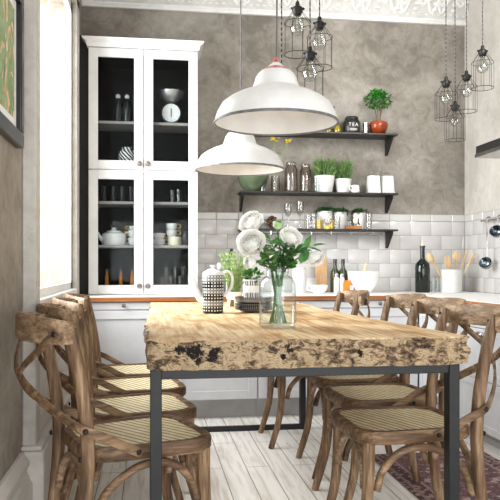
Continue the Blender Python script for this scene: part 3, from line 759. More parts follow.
for u, rt, h, l in ((324.5, .075, .125, 'white tapered pot of bushy green herb, larger of two on middle shelf'), (343, .062, .105, 'white pot of bushy herb with dark stems, smaller one by the creamer')):
    t = thing('herb_pot', l, 'potted plant', (sx(u), YS, zt), 0, 'herb pots on the middle shelf')
    lathe_obj('pot', 'potwhite', pot_prof(rt*.72, rt, h), t, 28); lathe_obj('soil', 'soil', [(0, h*.82), (rt*.85, h*.82), (rt*.8, h*.86), (0, h*.87)], t)
    b = MB()
    for k in range(420):
        a = rng.uniform(0, 2*PI); r = rt*.8*math.sqrt(rng.random()); q = Vector((r*math.cos(a), r*math.sin(a), h*.85+rng.random()**1.0*.115))
        b.blade(q, Vector((math.cos(a)*rng.uniform(.2, 1.0), math.sin(a)*rng.uniform(.2, 1.0), 1)), rng.uniform(.04, .085), .0065, .25)
    b.build('foliage', 'leafmid', t, recalc=False)
t = thing('creamer', 'tiny white creamer jug in front of the smaller herb pot', 'jug', (sx(353.5), YS-.05, zt))
lathe_obj('body', 'porc', [(0, 0), (.025, 0), (.03, .01), (.028, .04), (.026, .056), (.023, .056), (.025, .04), (0, .01)], t)
MB().tube([(-.026, 0, .05), (-.042, 0, .052), (-.046, 0, .03), (-.028, 0, .015)], .004, 8, 5).build('handle', 'porc', t)
for u, l, rz in ((372, 'white box grater with wire handle, next to the creamer', .0), (385.5, 'white perforated box grater at the end of the middle shelf', .12)):
    t = thing('box_grater', l, 'grater', (sx(u), YS-.03, zt), rz, 'white graters on the middle shelf')
    def ring(s, z): return [Vector((-.046*s, -.032*s, z)), Vector((.046*s, -.032*s, z)), Vector((.046*s, .032*s, z)), Vector((-.046*s, .032*s, z))]
    MB().rings([ring(1.06, 0), ring(1.06, .012), ring(1, .014), ring(.86, .13)]).build('body', 'grater', t, bevel=.003)
    MB().tube([(-.032, 0, .128), (-.03, 0, .152), (.03, 0, .152), (.032, 0, .128)], .003, 8).build('handle', 'chrome', t)
# lowest shelf
zt = SZ[2]
t = thing('grey_measuring_pot', 'dark grey tapered pot behind the white rose on the lowest shelf', 'pot', (sx(249.5), YS, zt))
lathe_obj('body', 'greymet', [(0, 0), (.035, 0), (.04, .01), (.05, .115), (.047, .115), (.036, .01), (0, .01)], t)
MB().tube([(.046, 0, .1), (.075, 0, .098), (.07, 0, .05), (.042, 0, .035)], .006, 8, 5).build('handle', 'matteblk', t)
t = thing('bronze_ornament', 'brown bronze bird-nest shaped ornament behind the rosebud', 'ornament', (sx(272), YS, zt))
lathe_obj('foot', 'bronze', [(0, 0), (.03, 0), (.02, .012), (0, .014)], t, 16)
b = MB()
for k in range(16):
    a = k*2.4; z = .02+k*.0045; r = .034*math.sin(PI*(k+1.5)/18); b.sphere((r*math.cos(a), r*math.sin(a), z), .016, (1, 1, .7), 8)
b.build('body', 'bronze', t)
for u, h, l in ((288, .19, 'stemmed wine glass behind the rosebud on the lowest shelf'), (300, .205, 'taller stemmed wine glass beside the short tumbler')):
    tag(lathe_obj('wine_glass', 'jarglass', [(0, 0), (.03, 0), (.03, .003), (.005, .01), (.004, h*.45), (.02, h*.55), (.03, h*.72), (.026, h), (.0245, h), (.028, h*.72), (.018, h*.57), (0, h*.5)], seg=20, loc=(sx(u), YS, zt)), l, 'wine glass', 'wine glasses on the lowest shelf')
for u, h, y, l in ((307.5, .10, YS-.04, 'short clear tumbler standing right after the wine glasses'.replace('right ', '')), (313.5, .115, YS, 'narrow clear tumbler before the yellow-filled glass'), (335.5, .10, YS-.04, 'clear tumbler between the first and second leafy pots'), (367.5, .115, YS-.03, 'clear tumbler at the end of the lowest shelf')):
    tag(lathe_obj('tumbler', 'jarglass', straight_glass(.026, h), loc=(sx(u), y, zt)), l, 'glass', 'tumblers on the lowest shelf')
for u, l in ((319, 'yellow-filled jar nearest the tumblers, partly behind a leafy pot'), (331.5, 'yellow-filled jar between two white leafy pots')):
    t = thing('yellow_jar', l, 'jar', (sx(u), YS+.01, zt), 0, 'yellow jars on the lowest shelf')
    lathe_obj('glass', 'glass', straight_glass(.03, .10), t); lathe_obj('contents', 'yellow', [(0, .006), (.025, .006), (.026, .07), (0, .07)], t)
t = thing('footed_glass', 'small footed glass with green and yellow base before leafy pot', 'glass', (sx(325.5), YS-.06, zt))
lathe_obj('foot', 'yellow', [(0, 0), (.022, 0), (.024, .012), (.018, .022), (0, .022)], t); lathe_obj('bowl', 'jarglass', [(.016, .022), (.03, .045), (.031, .075), (.029, .075), (.028, .047), (0, .026)], t)
for u, rt, h, l in ((326.5, .056, .135, 'white leafy pot standing behind the footed glass'), (341.5, .05, .13, 'white leafy pot between yellow jar and bird figurine'), (361.5, .046, .125, 'white leafy pot behind the bird figurine')):
    t = thing('leafy_pot', l, 'potted plant', (sx(u), YS+.045, zt), 0, 'leafy pots on the lowest shelf')
    lathe_obj('pot', 'potwhite', pot_prof(rt*.78, rt, h), t, 28); lathe_obj('soil', 'soil', [(0, h*.82), (rt*.8, h*.82), (rt*.8, h*.86), (0, h*.87)], t)
    foliage(110, (0, 0, h+.006), (rt*1.15, rt*1.0, .022), .03, .018).build('foliage', 'leafdark', t, recalc=False)
t = thing('wood_slice', 'small brown wooden block under the bird figurine', 'wood block', (sx(351), YS-.06, zt)); MB().box((0, 0, .012), (.115, .05, .024)).build('block', 'slice', t, bevel=.004)
t = thing('bird_figurine', 'small black and white bird figurine with orange breast', 'figurine', (sx(353.5), YS-.06, zt+.024))
MB().sphere((0, 0, .04), .024, (.9, .75, 1.15), 14).sphere((-.008, -.002, .072), .015, (1, .9, .95), 12).build('body', 'cream', t)
MB().sphere((.012, 0, .04), .02, (.55, .85, 1.1), 12).tube([(.012, 0, .03), (.03, 0, .008)], [.008, .004], 8).build('wing', 'matteblk', t)
MB().tube([(-.022, -.002, .073), (-.034, -.002, .07)], [.004, .0008], 8).build('beak', 'orange', t)
MB().tube([(-.003, -.006, .018), (-.003, -.006, 0)], .002, 6).tube([(.005, .006, .018), (.005, .006, 0)], .002, 6).build('foot', 'bronze', t)

# ================================================================== WORKTOP OBJECTS
YW = 4.86
def wx(u, Y=YW): return PY(u, V0, Y).x
t = thing('dark_bottle', 'tall black-green bottle with pale pourer on the worktop', 'bottle', (wx(422.5), YW, ZT))
lathe_obj('body', 'bottleblk', [(0, 0), (.05, 0), (.054, .006), (.054, .18), (.05, .21), (.022, .24), (.017, .25), (.017, .33), (.02, .332), (.02, .342), (0, .342)], t, 28)
lathe_obj('pourer', 'cream', [(.011, .342), (.01, .352), (.004, .36), (.003, .385), (0, .385)], t, 12)
t = tag(lathe_obj('utensil_crock', 'potwhite', [(0, 0), (.074, 0), (.078, .004), (.08, .165), (.076, .168), (.07, .165), (.07, .01), (0, .01)], seg=32, loc=(wx(451), YW, ZT)), 'white cylindrical crock full of wooden spoons', 'crock')
cr = Vector((wx(451), YW, ZT))
def utensil(name, label, lean, h, head, w, off=(0, 0)):
    t = thing(name, label, 'utensil', cr+Vector((off[0], off[1], .012)), 0, 'wooden utensils in the crock')
    a = Vector((0, 0, 0)); e = Vector((lean[0], lean[1], h)); d = e.normalized()
    MB().tube([a, e*.8], [.006, .0055], 8).build('handle', 'lightwood', t)
    rot = Vector((0, 0, 1)).rotation_difference(d).to_matrix()
    if head == 'spoon': MB().sphere(e*.9, .5, (w, .014, .075), 14, rot).build('bowl', 'lightwood', t)
    elif head == 'flat': MB().box(e*.9, (w, .008, .085), rot).build('blade', 'lightwood', t, bevel=.006)
    else: MB().box(e*.88, (w, .01, .12), rot).build('blade', 'lightwood', t, bevel=.004)
utensil('wooden_spoon', 'dark-toned wooden spoon leaning furthest toward the black bottle', (-.16, -.01, 0), .27, 'spoon', .055, (-.02, 0))
utensil('wooden_fork', 'slim wooden spoon beside the outermost leaning spoon', (-.12, .02, 0), .25, 'flat', .02, (-.02, .02))
utensil('wooden_spatula', 'broad pale spatula with squared end in the crock', (-.03, -.02, 0), .235, 'flat', .05, (-.01, -.01))
utensil('wooden_spoon', 'upright wooden spoon with wide oval bowl in the crock', (.04, .0, 0), .28, 'spoon', .062, (.01, 0))
utensil('wooden_stirrer', 'straight wooden stirrer leaning toward the side wall', (.12, .02, 0), .27, 'stick', .02, (.02, .02))
utensil('wooden_spatula', 'thin wooden spatula leaning outermost toward the side wall', (.15, -.01, 0), .265, 'flat', .024, (.02, -.01))
for u, h, l in ((433.5, .085, 'low clear tumbler between black bottle and crock'), (437.5, .12, 'clear tumbler touching the utensil crock')):
    tag(lathe_obj('tumbler', 'glass', straight_glass(.022, h), loc=(wx(u, 4.95 if h > .1 else 4.84), 4.95 if h > .1 else 4.84, ZT)), l, 'glass', 'tumblers beside the crock')
t = tag(lathe_obj('mixing_bowl', 'porc', [(0, 0), (.05, 0), (.055, .006), (.09, .05), (.11, .10), (.116, .155), (.112, .155), (.104, .10), (.085, .052), (.04, .014), (0, .012)], seg=36, loc=(wx(363.5, 4.8), 4.8, ZT)), 'large deep white mixing bowl beside the oil bottles', 'bowl')
t = thing('wooden_spoon', 'wooden spoon handle standing in the white mixing bowl', 'utensil', (wx(360, 4.82), 4.82, ZT+.02)); MB().tube([(0, 0, 0), (.05, .01, .19)], [.006, .009], 8).build('handle', 'lightwood', t); MB().sphere((0, 0, .0), .02, (1.2, .9, .5), 10).build('bowl', 'lightwood', t)
for u, h, l in ((335, .245, 'green oil bottle next to the wooden board'), (343, .245, 'green oil bottle next to the mixing bowl')):
    t = thing('oil_bottle', l, 'bottle', (wx(u, 4.97), 4.97, ZT), 0, 'green oil bottles on the worktop')
    lathe_obj('body', 'bottlegrn', [(0, 0), (.032, 0), (.035, .005), (.035, .13), (.03, .155), (.014, .18), (.012, .22), (0, .22)], t)
    lathe_obj('cap', 'bottleblk', [(.014, .215), (.014, h), (0, h)], t)
for u, l in ((336.5, 'small white-labelled shaker at the foot of the oil bottles'), (342, 'small white-labelled shaker touching the honey jar')):
    t = thing('spice_shaker', l, 'shaker', (wx(u, 4.84), 4.84, ZT), 0, 'white-labelled shakers on the worktop')
    lathe_obj('body', 'porc', [(0, 0), (.018, 0), (.019, .004), (.019, .10), (.014, .115), (0, .115)], t); lathe_obj('cap', 'chrome', [(.015, .113), (.015, .135), (.01, .142), (0, .142)], t)
t = thing('honey_jar', 'small amber honey jar with white label', 'jar', (wx(348.5, 4.8), 4.8, ZT))
lathe_obj('body', 'amber', [(0, 0), (.036, 0), (.038, .004), (.038, .07), (.03, .08), (0, .08)], t); lathe_obj('lid', 'amber', [(.032, .08), (.032, .092), (0, .093)], t)
MB().box((.012, -.0385, .04), (.024, .003, .03)).build('label', 'porc', t)
t = tag(MB().box((0, 0, .13), (.09, .018, .26), Matrix.Rotation(-.13, 3, 'X')).build('chopping_board', 'board', bevel=.006), 'wooden chopping board propped against the tiles', 'board'); t.location = (wx(321.5, 5.01), 5.01, ZT)
t = thing('white_canister', 'plain white cylindrical canister behind the vase on the worktop', 'canister', (wx(299.5, 4.84), 4.84, ZT)); lathe_obj('body', 'potwhite', [(0, 0), (.048, 0), (.05, .004), (.05, .15), (.046, .16), (0, .16)], t, 28); lathe_obj('lid', 'potwhite', [(.049, .158), (.049, .175), (.04, .182), (0, .183)], t, 28)
t = thing('white_cup', 'wide white cup with loop handle in front of the board', 'cup', (wx(319, 4.66), 4.66, ZT)); lathe_obj('bowl', 'porc', [(0, 0), (.03, 0), (.03, .006), (.05, .022), (.064, .062), (.061, .062), (.046, .024), (0, .01)], t, 28)
MB().tube([(-.058, 0, .055), (-.082, 0, .055), (-.08, 0, .03), (-.05, 0, .024)], .005, 8, 5).build('handle', 'porc', t)
t = thing('pepper_mill', 'small steel pepper mill beside the glazed cupboard', 'mill', (wx(219, 4.9), 4.9, ZT)); lathe_obj('body', 'chrome', [(0, 0), (.02, 0), (.018, .06), (.02, .1), (.018, .17), (0, .17)], t); lathe_obj('cap', 'jug', [(.012, .17), (.016, .18), (.02, .2), (.012, .217), (0, .218)], t)
t = thing('corkscrew', 'steel opener with curved black handle behind the teapot', 'opener', (wx(227.5, 4.9), 4.9, ZT)); lathe_obj('body', 'chrome', [(0, 0), (.022, 0), (.022, .19), (.014, .22), (0, .22)], t); MB().tube([(0, 0, .21), (.012, 0, .25), (.022, 0, .28), (.03, -.01, .315)], [.011, .013, .013, .011], 10, 4).build('handle', 'matteblk', t)

# ================================================================== SIDE WALL: HOOD, RAIL, LADLES
hd = thing('range_hood', 'slim black and steel range hood over the side worktop', 'hood', (2.18, 3.5, 1.66))
MB().bb(1.955, 2.405, 3.0, 3.97, 1.675, 1.725).build('canopy', 'matteblk', hd, world=True, bevel=.003)
MB().bb(1.95, 2.405, 2.995, 3.975, 1.655, 1.678).build('filter_tray', 'chrome', hd, world=True, bevel=.002)
MB().bb(2.12, 2.405, 3.3, 3.7, 1.725, ZC).build('chimney', 'chrome', hd, world=True, bevel=.003)
RX = 2.375; rz_ = 1.325
rl = thing('utensil_rail', 'steel utensil rail screwed to the tiled side wall', 'rail', (RX, 4.3, rz_))
MB().tube([(RX, 4.74, rz_), (RX, 3.6, rz_)], .006, 8).build('bar', 'chrome', rl, world=True)
for y in (4.70, 3.65): MB().tube([(RX, y, rz_), (2.409, y, rz_)], .007, 8).build('mount', 'chrome', rl, world=True)
p = PX(490.5, V0, RX)
def ladle(y, l, z0, drop):
    t = thing('ladle', l, 'ladle', (RX-.02, y, z0), 0, 'ladles on the wall rail')
    MB().tube([(.02, 0, .012), (.008, 0, .022), (-.006, 0, .01), (-.006, 0, -.02), (-.006, 0, -drop)], .0045, 8, 4).build('handle', 'chrome', t)
    rings = [(0, -.05), (.022, -.047), (.038, -.03), (.045, 0), (.042, 0), (.035, -.028), (.02, -.043), (0, -.046)]
    b = MB().lathe(rings, 22, (-.03, -.02, -drop-.03), mat=Vector((0, 0, 1)).rotation_difference(Vector((-.6, -.65, .5)).normalized()).to_matrix())
    b.build('bowl', 'spoonblue', t)
ladle(p.y, 'long steel ladle hanging from the rail, closer to the corner', rz_, .27)
p2 = PX(501.5, V0, RX); ladle(p2.y, 'short ladle cut by the picture edge on the rail', rz_, .055)

# ================================================================== TABLE
TZ, TTH = .785, .085
TY0, TY1 = 2.0, 4.12
tb = thing('dining_table', 'live-edge wooden slab table on black steel frames', 'table', (.47, 3.0, 0))
def slab():
    bm = bmesh.new(); nx, ny, nzr = 60, 90, 8
    def lx(t): return -.012+.018*mnoise.noise(Vector((0, t*5, 1)))+.012*math.sin(t*9+1)*.6+(.02*t)
    def rx(t): return .972-.13*min(1, t*1.6)**.8+.012*mnoise.noise(Vector((5, t*6, 2)))+.03*t
    def fy(s): return TY0+.012*mnoise.noise(Vector((s*7, 3, 0)))+.03*max(0, s-.93)/.07+.02*max(0, .05-s)/.05
    def ey(s): return TY1+.02*mnoise.noise(Vector((s*5, 9, 0)))
    def P(s, t, z):
        X = lx(t)+(rx(t)-lx(t))*s; Y = fy(s)+(ey(s)-fy(s))*t; return Vector((X, Y, z))
    # boundary loop parameters
    loop = [(i/nx, 0) for i in range(nx)]+[(1, j/ny) for j in range(ny)]+[(1-i/nx, 1) for i in range(nx)]+[(0, 1-j/ny) for j in range(ny)]
    grid = [[bm.verts.new(P(i/nx, j/ny, TZ+.0025*mnoise.noise(Vector((i*.2, j*.15, 0))))) for i in range(nx+1)] for j in range(ny+1)]
    for j in range(ny):
        for i in range(nx): bm.faces.new((grid[j][i], grid[j][i+1], grid[j+1][i+1], grid[j+1][i]))
    def gv(s, t): return grid[round(t*ny)][round(s*nx)]
    prev = [gv(*q) for q in loop]; cen = Vector((.47, 3.0, 0))
    for k in range(1, nzr+1):
        z = TZ-.004-(TTH-.004)*(k-1)/(nzr-1) if k < nzr else TZ-TTH
        row = []
        for s, t in loop:
            p = P(s, t, z); out = Vector((0, 0, 0))
            if t == 0: out.y = -1
            if t == 1: out.y = 1
            if s == 0: out.x = -1
            if s == 1: out.x = 1
            f = (k-.5)/nzr; bul = .004*math.sin(PI*f)
            a = .012*mnoise.noise(p*22)+.008*mnoise.noise(p*50)+bul+(.002 if k == 1 else .0)
            pz = .006*mnoise.noise(p*18+Vector((7, 0, 0))) if 1 < k < nzr else 0
            row.append(bm.verts.new(p+out*a+Vector((0, 0, pz))))
        L = len(row)
        for i in range(L):
            try: bm.faces.new((prev[i], prev[(i+1) % L], row[(i+1) % L], row[i]))
            except ValueError: pass
        prev = row
    bm.faces.new(list(reversed(prev)))
    return bm
m = MB(); m.bm.free(); m.bm = slab()
bmesh.ops.translate(m.bm, verts=m.bm.verts[:], vec=(0, -TY0, -(TZ-TTH)))
top = m.build('tabletop', 'slab', tb); top.location = Vector((0, TY0, TZ-TTH))-Vector((.47, 3.0, 0))
FZ = TZ-TTH
for y0, y1 in ((2.03, 2.06), (4.165, 4.195)):
    MB().bb(0.0, .945, y0, y1, FZ-.03, FZ-.001).build('top_bar', 'steel', tb, world=True, bevel=.002)
    MB().bb(0.0, .945, y0, y1, 0, .03).build('floor_bar', 'steel', tb, world=True, bevel=.002)
    for a in (0.0, .911): MB().bb(a, a+.034, y0-.006, y1+.006, .0, FZ-.001).build('leg', 'steel', tb, world=True, bevel=.002)
for a in (.03, .885): MB().bb(a, a+.03, 2.06, 4.165, FZ-.03, FZ-.001).build('side_bar', 'steel', tb, world=True, bevel=.002)

# ================================================================== CHAIRS
def make_chair(label):
    t = thing('dining_chair', label, 'chair', (0, 0, 0), 0, 'cross-back chairs around the table')
    out = rounded([(-.205, -.18), (.215, -.218), (.215, .218), (-.205, .18)], [.10, .11, .11, .10], 8)
    inn = [(x*.855+.002, y*.865) for x, y in out]
    b = MB(); z0, z1 = .424, .466
    def R(poly, z): return [Vector((x, y, z)) for x, y in poly]
    out2 = [(x*.975, y*.975) for x, y in out]; inn2 = [(x*.875, y*.88) for x, y in out]
    b.rings([R(out2, z0), R(out, z0+.008), R(out, z1-.008), R(out2, z1), R(inn2, z1), R(inn, z1-.006), R(inn, z0)], closed_path=True)
    b.build('seat_frame', 'chairarm', t)
    cv = MB(); cv.rings([R([(x*.865, y*.875) for x, y in out], z1-.006), R([(x*.5, y*.5) for x, y in out], z1-.010), R([(x*.02, y*.02) for x, y in out], z1-.012)])
    cv.build('cane_seat', 'cane', t)
    for s in (-1, 1):
        MB().tube([(.17, s*.172, .43), (.172, s*.173, .32), (.186, s*.176, .17), (.235, s*.182, 0)], [.021, .020, .018, .016], 12, 6).build('leg', 'chair', t)
        MB().tube([(-.262, s*.186, 0), (-.222, s*.184, .18), (-.2, s*.183, .40), (-.205, s*.184, .55), (-.23, s*.187, .71), (-.260, s*.19, .838)],
                  [.018, .020, .021, .021, .020, .018], 12, 6).build('rear_post', 'chair', t)
        MB().tube([(.145, s*.178, .27), (.125, s*.178, .335), (.07, s*.182, .392), (0, s*.184, .408), (-.07, s*.184, .392), (-.15, s*.182, .33), (-.182, s*.183, .24)], .0125, 10, 6).build('side_arch', 'chairarm', t)
    for x in (.172,):
        MB().tube([(x+.006, -.148, .27), (x+.004, -.128, .335), (x, -.075, .39), (x, 0, .408), (x, .075, .39), (x+.004, .128, .335), (x+.006, .148, .27)], .0125, 10, 6).build('front_arch', 'chairx', t)
    MB().tube([(-.205, -.16, .27), (-.2, -.135, .335), (-.195, -.075, .39), (-.195, 0, .408), (-.195, .075, .39), (-.2, .135, .335), (-.205, .16, .27)], .0125, 10, 6).build('rear_arch', 'chairx', t)
    # curved top rail, wrapping behind the posts
    rl = MB().strap([(-.255, -.222, .812), (-.287, -.19, .814), (-.338, -.105, .818), (-.354, 0, .82), (-.338, .105, .818), (-.287, .19, .814), (-.255, .222, .812)],
               [(-.8, -.6, 0), (-.85, -.5, 0), (-1, -.25, 0), (-1, 0, 0), (-1, .25, 0), (-.85, .5, 0), (-.8, .6, 0)], [.062, .07, .078, .082, .078, .07, .062], .021).build('top_rail', 'chairx', t)
    def bolt(p, d, par):
        d = Vector(d).normalized(); rm = Vector((0, 0, 1)).rotation_difference(d).to_matrix()
        MB().lathe([(.0085, 0), (.0085, .003), (.005, .0065), (0, .007)], 10, p, mat=rm).build('bolt', 'iron', par)
    for s in (-1, 1):
        st = MB().strap([(-.293, -s*.202, .815), (-.328, -s*.155, .765), (-.358, -s*.06, .705), (-.352, s*.01, .66), (-.315, s*.09, .61), (-.262, s*.165, .562), (-.215, s*.212, .532), (-.165, s*.219, .51), (-.105, s*.213, .477), (-.045, s*.203, .446)],
                   [(-1, -s*.4, .1), (-1, -s*.25, .2), (-1, 0, .2), (-1, s*.1, .2), (-1, s*.3, .2), (-1, s*.7, .1), (-.5, s*1, 0), (0, s*1, 0), (.1, s*1, 0), (.1, s*1, 0)], .027, .009 if s > 0 else .0085, 7).build('cross_strap', 'chairarm', t)
        bolt((-.299, -s*.2, .808), (-.8, -s*.6, 0), st); bolt((-.215, s*.217, .531), (-.4, s*1, 0), st); bolt((-.055, s*.209, .451), (0, s*1, 0), st)
        bolt((-.242, s*.187, .818), (1, 0, .25), rl); bolt((-.222, s*.186, .445), (-1, 0, 0), st)
    return t
chairs_left = [(-.052, 2.285, 20, 'cane-seat cross-back chair on the window side, closest to the viewer'),
               (-.06, 2.74, 13, 'window-side cross-back chair, second from the near table leg'),
               (-.07, 3.21, 9, 'window-side cross-back chair, third from the near table leg'),
               (-.07, 3.665, 4, 'window-side cross-back chair nearest the glazed cupboard')]
chairs_right = [(.87, 2.35, 181, 'cane-seat cross-back chair beside near table leg, on rug edge'),
                (.975, 2.86, 184, 'rug-side cross-back chair directly behind the front one'),
                (1.0, 3.36, 180, 'rug-side cross-back chair, third of the row, in front of worktop cabinets'),
                (.89, 3.925, 180, 'rug-side cross-back chair at the far end by the table frame')]
proto = None
for (x, y, r, l) in chairs_left+chairs_right:
    if proto is None: proto = o = make_chair(l)
    else: o = copy_tree(proto)
    o.location = (x, y, 0); o.rotation_euler = (0, 0, math.radians(r)); o['label'] = l

rg = tag(MB().bb(-.315, .315, -1.4, 1.35, 0, .006).build('runner_rug', 'rug', bevel=.003), 'worn red and navy patterned runner rug on the white floor', 'rug'); rg.location = (1.455, 2.18, .001)

# ================================================================== PENDANTS
def pendant(label, loc):
    t = thing('enamel_pendant', label, 'pendant lamp', loc, 0, 'white enamel pendants over the table')
    op = [(.2235, 0), (.2225, .008), (.213, .038), (.196, .069), (.170, .088), (.140, .104), (.105, .117), (.085, .129), (.079, .145), (.074, .163), (.066, .177), (.0575, .186)]
    inn = [(.055, .180), (.072, .160), (.083, .126), (.138, .100), (.168, .084), (.193, .066), (.210, .036), (.2195, .004)]
    MB().lathe(op+inn, 48, closed=True).build('shade', 'enamel', t)
    MB().lathe([(.2205, -.003), (.2255, -.003), (.2262, .002), (.2245, .006), (.2205, .004)], 48, closed=True).build('rim', 'rim', t)
    MB().lathe([(.058, .186), (.050, .193), (.034, .201), (.03, .203), (0, .203)], 32).build('collar', 'red', t)
    MB().lathe([(.032, .202), (.026, .208), (.018, .214), (.012, .220), (0, .22)], 24).build('cap', 'enamel', t)
    MB().lathe([(.013, .219), (.010, .226), (.006, .238), (0, .24)], 16).build('tip', 'red', t)
    bl = MB().lathe([(.012, .165), (.014, .15), (.03, .115), (.034, .095), (.028, .072), (.012, .06), (0, .058)], 20).build('bulb', 'bulb', t)
    MB().lathe([(.018, .2), (.018, .155), (.012, .152), (0, .152)], 16).build('socket', 'iron', bl)
    MB().tube([(0, 0, .236), (.003, 0, .4), (.004, 0, .8), (0, 0, ZC-loc[2])], .0032, 8, 4).build('cord', 'cordplain', t)
    return t
p = PY(276, 123.5, 2.47); pendant('white enamel dome pendant with worn red cap, larger and closer one', p)
p = PY(240, 170, 3.47); pendant('white enamel dome pendant nearer the cupboard, the smaller-looking one', p)

def cage_light(first, label, loc, group):
    if first is None:
        t = thing('cage_pendant', label, 'pendant lamp', loc, 0, group)
        MB().lathe([(0, .02), (.009, .02), (.012, .0), (.022, -.006), (.026, -.02), (.020, -.04), (.014, -.046), (0, -.046)], 16).sphere((.028, 0, -.012), .007).sphere((-.028, 0, -.012), .006).build('socket', 'iron', t)
        c = MB(); R = .064; rg_ = .0014
        def ringpts(r, z): return [(r*math.cos(2*PI*k/28), r*math.sin(2*PI*k/28), z) for k in range(28)]
        c.tube(ringpts(R, -.082), rg_, 6, closed=True); c.tube(ringpts(R, -.232), rg_*1.3, 6, closed=True)
        for k in range(8):
            a = k*PI/4+.2; ca, sa = math.cos(a), math.sin(a)
            c.tube([(.018*ca, .018*sa, -.018), (.03*ca, .03*sa, -.036), (R*ca, R*sa, -.082), (R*ca, R*sa, -.232)], rg_*.9, 6)
        c.build('cage', 'iron', t)
        bl = MB().lathe([(.013, -.044), (.014, -.058), (.03, -.085), (.036, -.105), (.03, -.128), (.014, -.14), (0, -.142)], 20).build('bulb', 'bulb', t)
        MB().tube([(-.006, 0, -.05), (-.01, 0, -.1), (0, 0, -.115), (.01, 0, -.1), (.006, 0, -.05)], .0012, 6, 4).build('filament', 'brass', bl)
    else:
        t = copy_tree(first)
        for ch in list(t.children):
            if ch.name.startswith('cord'): bpy.data.objects.remove(ch)
        t.location = loc; t['label'] = label; t['group'] = group
    MB().tube([(0, 0, .018), (0, 0, ZC-loc[2])], .0034, 8).build('cord', 'cordtwist', t)
    return t
g1, g2 = 'cage pendants near the lamp over the table', 'cage pendants over the kitchen corner'
first = None
for u, v, Y, l, g in ((297.5, 6, 3.25, 'black wire cage pendant just above the big shade, highest of that cluster', g1), (319.5, 21, 3.35, 'black wire cage pendant of the middle cluster, nearest the shelves', g1),
                      (310, 51, 3.15, 'black wire cage pendant dipping lowest beside the big shade', g1), (281.5, 74, 3.3, 'cage pendant hidden behind the big white shade, only its cord showing', g1),
                      (446, 80, 3.9, 'black wire cage pendant on the shelf side of the corner cluster', g2), (466.5, 74, 4.06, 'black wire cage pendant in the middle of the corner cluster', g2),
                      (455, 104, 4.22, 'black wire cage pendant hanging lowest in the kitchen corner', g2), (482.5, 49, 3.86, 'black wire cage pendant hanging highest against the side wall', g2)):
    o = cage_light(first, l, PY(u, v, Y), g)
    if first is None: first = o

# ================================================================== PICTURE ON THE WINDOW-SIDE WALL
pf = thing('framed_print', 'black-framed green floral print hung by the window', 'picture', (XL, 2.3, 1.43))
y0, y1, z0, z1 = 1.95, 2.605, 1.425, 1.985; fw = .05
b = MB()
for q in ((y0, y1, z0, z0+fw), (y0, y1, z1-fw, z1), (y0, y0+fw, z0+fw, z1-fw), (y1-fw, y1, z0+fw, z1-fw)):
    b.bb(XL, XL+.032, q[0], q[1], q[2], q[3])
b.build('frame', 'matteblk', pf, world=True, bevel=.006)
MB().bb(XL, XL+.012, y0+fw, y1-fw, z0+fw, z1-fw).build('mat_board', 'jug', pf, world=True)
MB().bb(XL, XL+.0135, y0+fw+.04, y1-fw-.04, z0+fw+.04, z1-fw-.04).build('print', 'print', pf, world=True)

# ================================================================== TABLE TOP STILL LIFE
def on_table(u, v): p = PZ(u, v, TZ); return Vector((p.x, p.y, TZ+.003))
p = on_table(214, 314); p.y += .05
t = thing('coffee_pot', 'tall white pot with black check, long spout and loop handle', 'coffee pot', p)
lathe_obj('body', 'plaid', [(0, 0), (.044, 0), (.047, .004), (.050, .165), (.049, .17), (0, .17)], t, 40)
lathe_obj('shoulder', 'porc', [(.049, .17), (.047, .18), (.036, .19), (.03, .192), (0, .192)], t, 32)
lathe_obj('lid', 'porc', [(.03, .191), (.026, .196), (.008, .2), (.006, .206), (.014, .212), (.013, .216), (0, .217)], t, 24)
MB().tube([(-.04, 0, .055), (-.062, 0, .07), (-.078, 0, .11), (-.088, 0, .155), (-.102, 0, .195)], [.022, .017, .012, .008, .006], 12, 5).build('spout', 'porc', t)
MB().tube([(.042, 0, .178), (.068, 0, .188), (.088, 0, .16), (.082, 0, .115), (.062, 0, .085), (.048, 0, .075)], .0065, 10, 6).build('handle', 'porc', t)
pc = on_table(257, 313.5); pc.y += .09; pc.z = TZ+.003
for i in range(5):
    t = tag(lathe_obj('plate', 'plaidgrey', [(0, 0), (.05, 0), (.062, .004), (.09, .012), (.0905, .014), (.06, .008), (0, .006)], seg=40, loc=pc+Vector((0, 0, i*.0062))), ['bottom plate of the grey checked stack on the table', 'second plate from the bottom of the grey checked stack', 'middle plate of the grey checked stack', 'second plate from the top of the grey checked stack', 'topmost small plate of the grey checked stack'][i], 'plate', 'grey checked plates stacked on the table')
t = thing('serving_bowl', 'grey checked shallow bowl sitting on the plate stack', 'bowl', pc+Vector((0, 0, .033))); lathe_obj('body', 'plaidgrey', [(0, 0), (.055, 0), (.085, .014), (.092, .036), (.089, .036), (.08, .018), (0, .008)], t, 40)
pm = pc+Vector((.0, -.01, .044))
t = tag(lathe_obj('banded_mug', 'banded', [(0, 0), (.034, 0), (.038, .004), (.039, .106), (.036, .106), (.035, .01), (0, .008)], seg=36, loc=PY(251.5, V0, pc.y)*1.0), 'white mug with two black check bands standing in the bowl', 'mug'); t.location.z = pm.z-.001
t = thing('parsley', 'bright green sprig of leaves in the checked mug', 'plant', t.location+Vector((0, 0, .07))); MB().tube([(0, 0, -.055), (0, 0, .03)], .004, 6).build('stem', 'stem', t); foliage(70, (.004, 0, .05), (.04, .035, .03), .03, .022).build('foliage', 'leaf', t, recalc=False)
pr = PY(234, V0, 3.68); pr.z = TZ+.003
t = thing('rosemary_pot', 'tall feathery rosemary in a small yellow-spotted pot', 'potted plant', pr)
lathe_obj('pot', 'paintpot', pot_prof(.036, .045, .075), t, 28); lathe_obj('soil', 'soil', [(0, .062), (.036, .062), (.035, .066), (0, .067)], t)
b = MB()
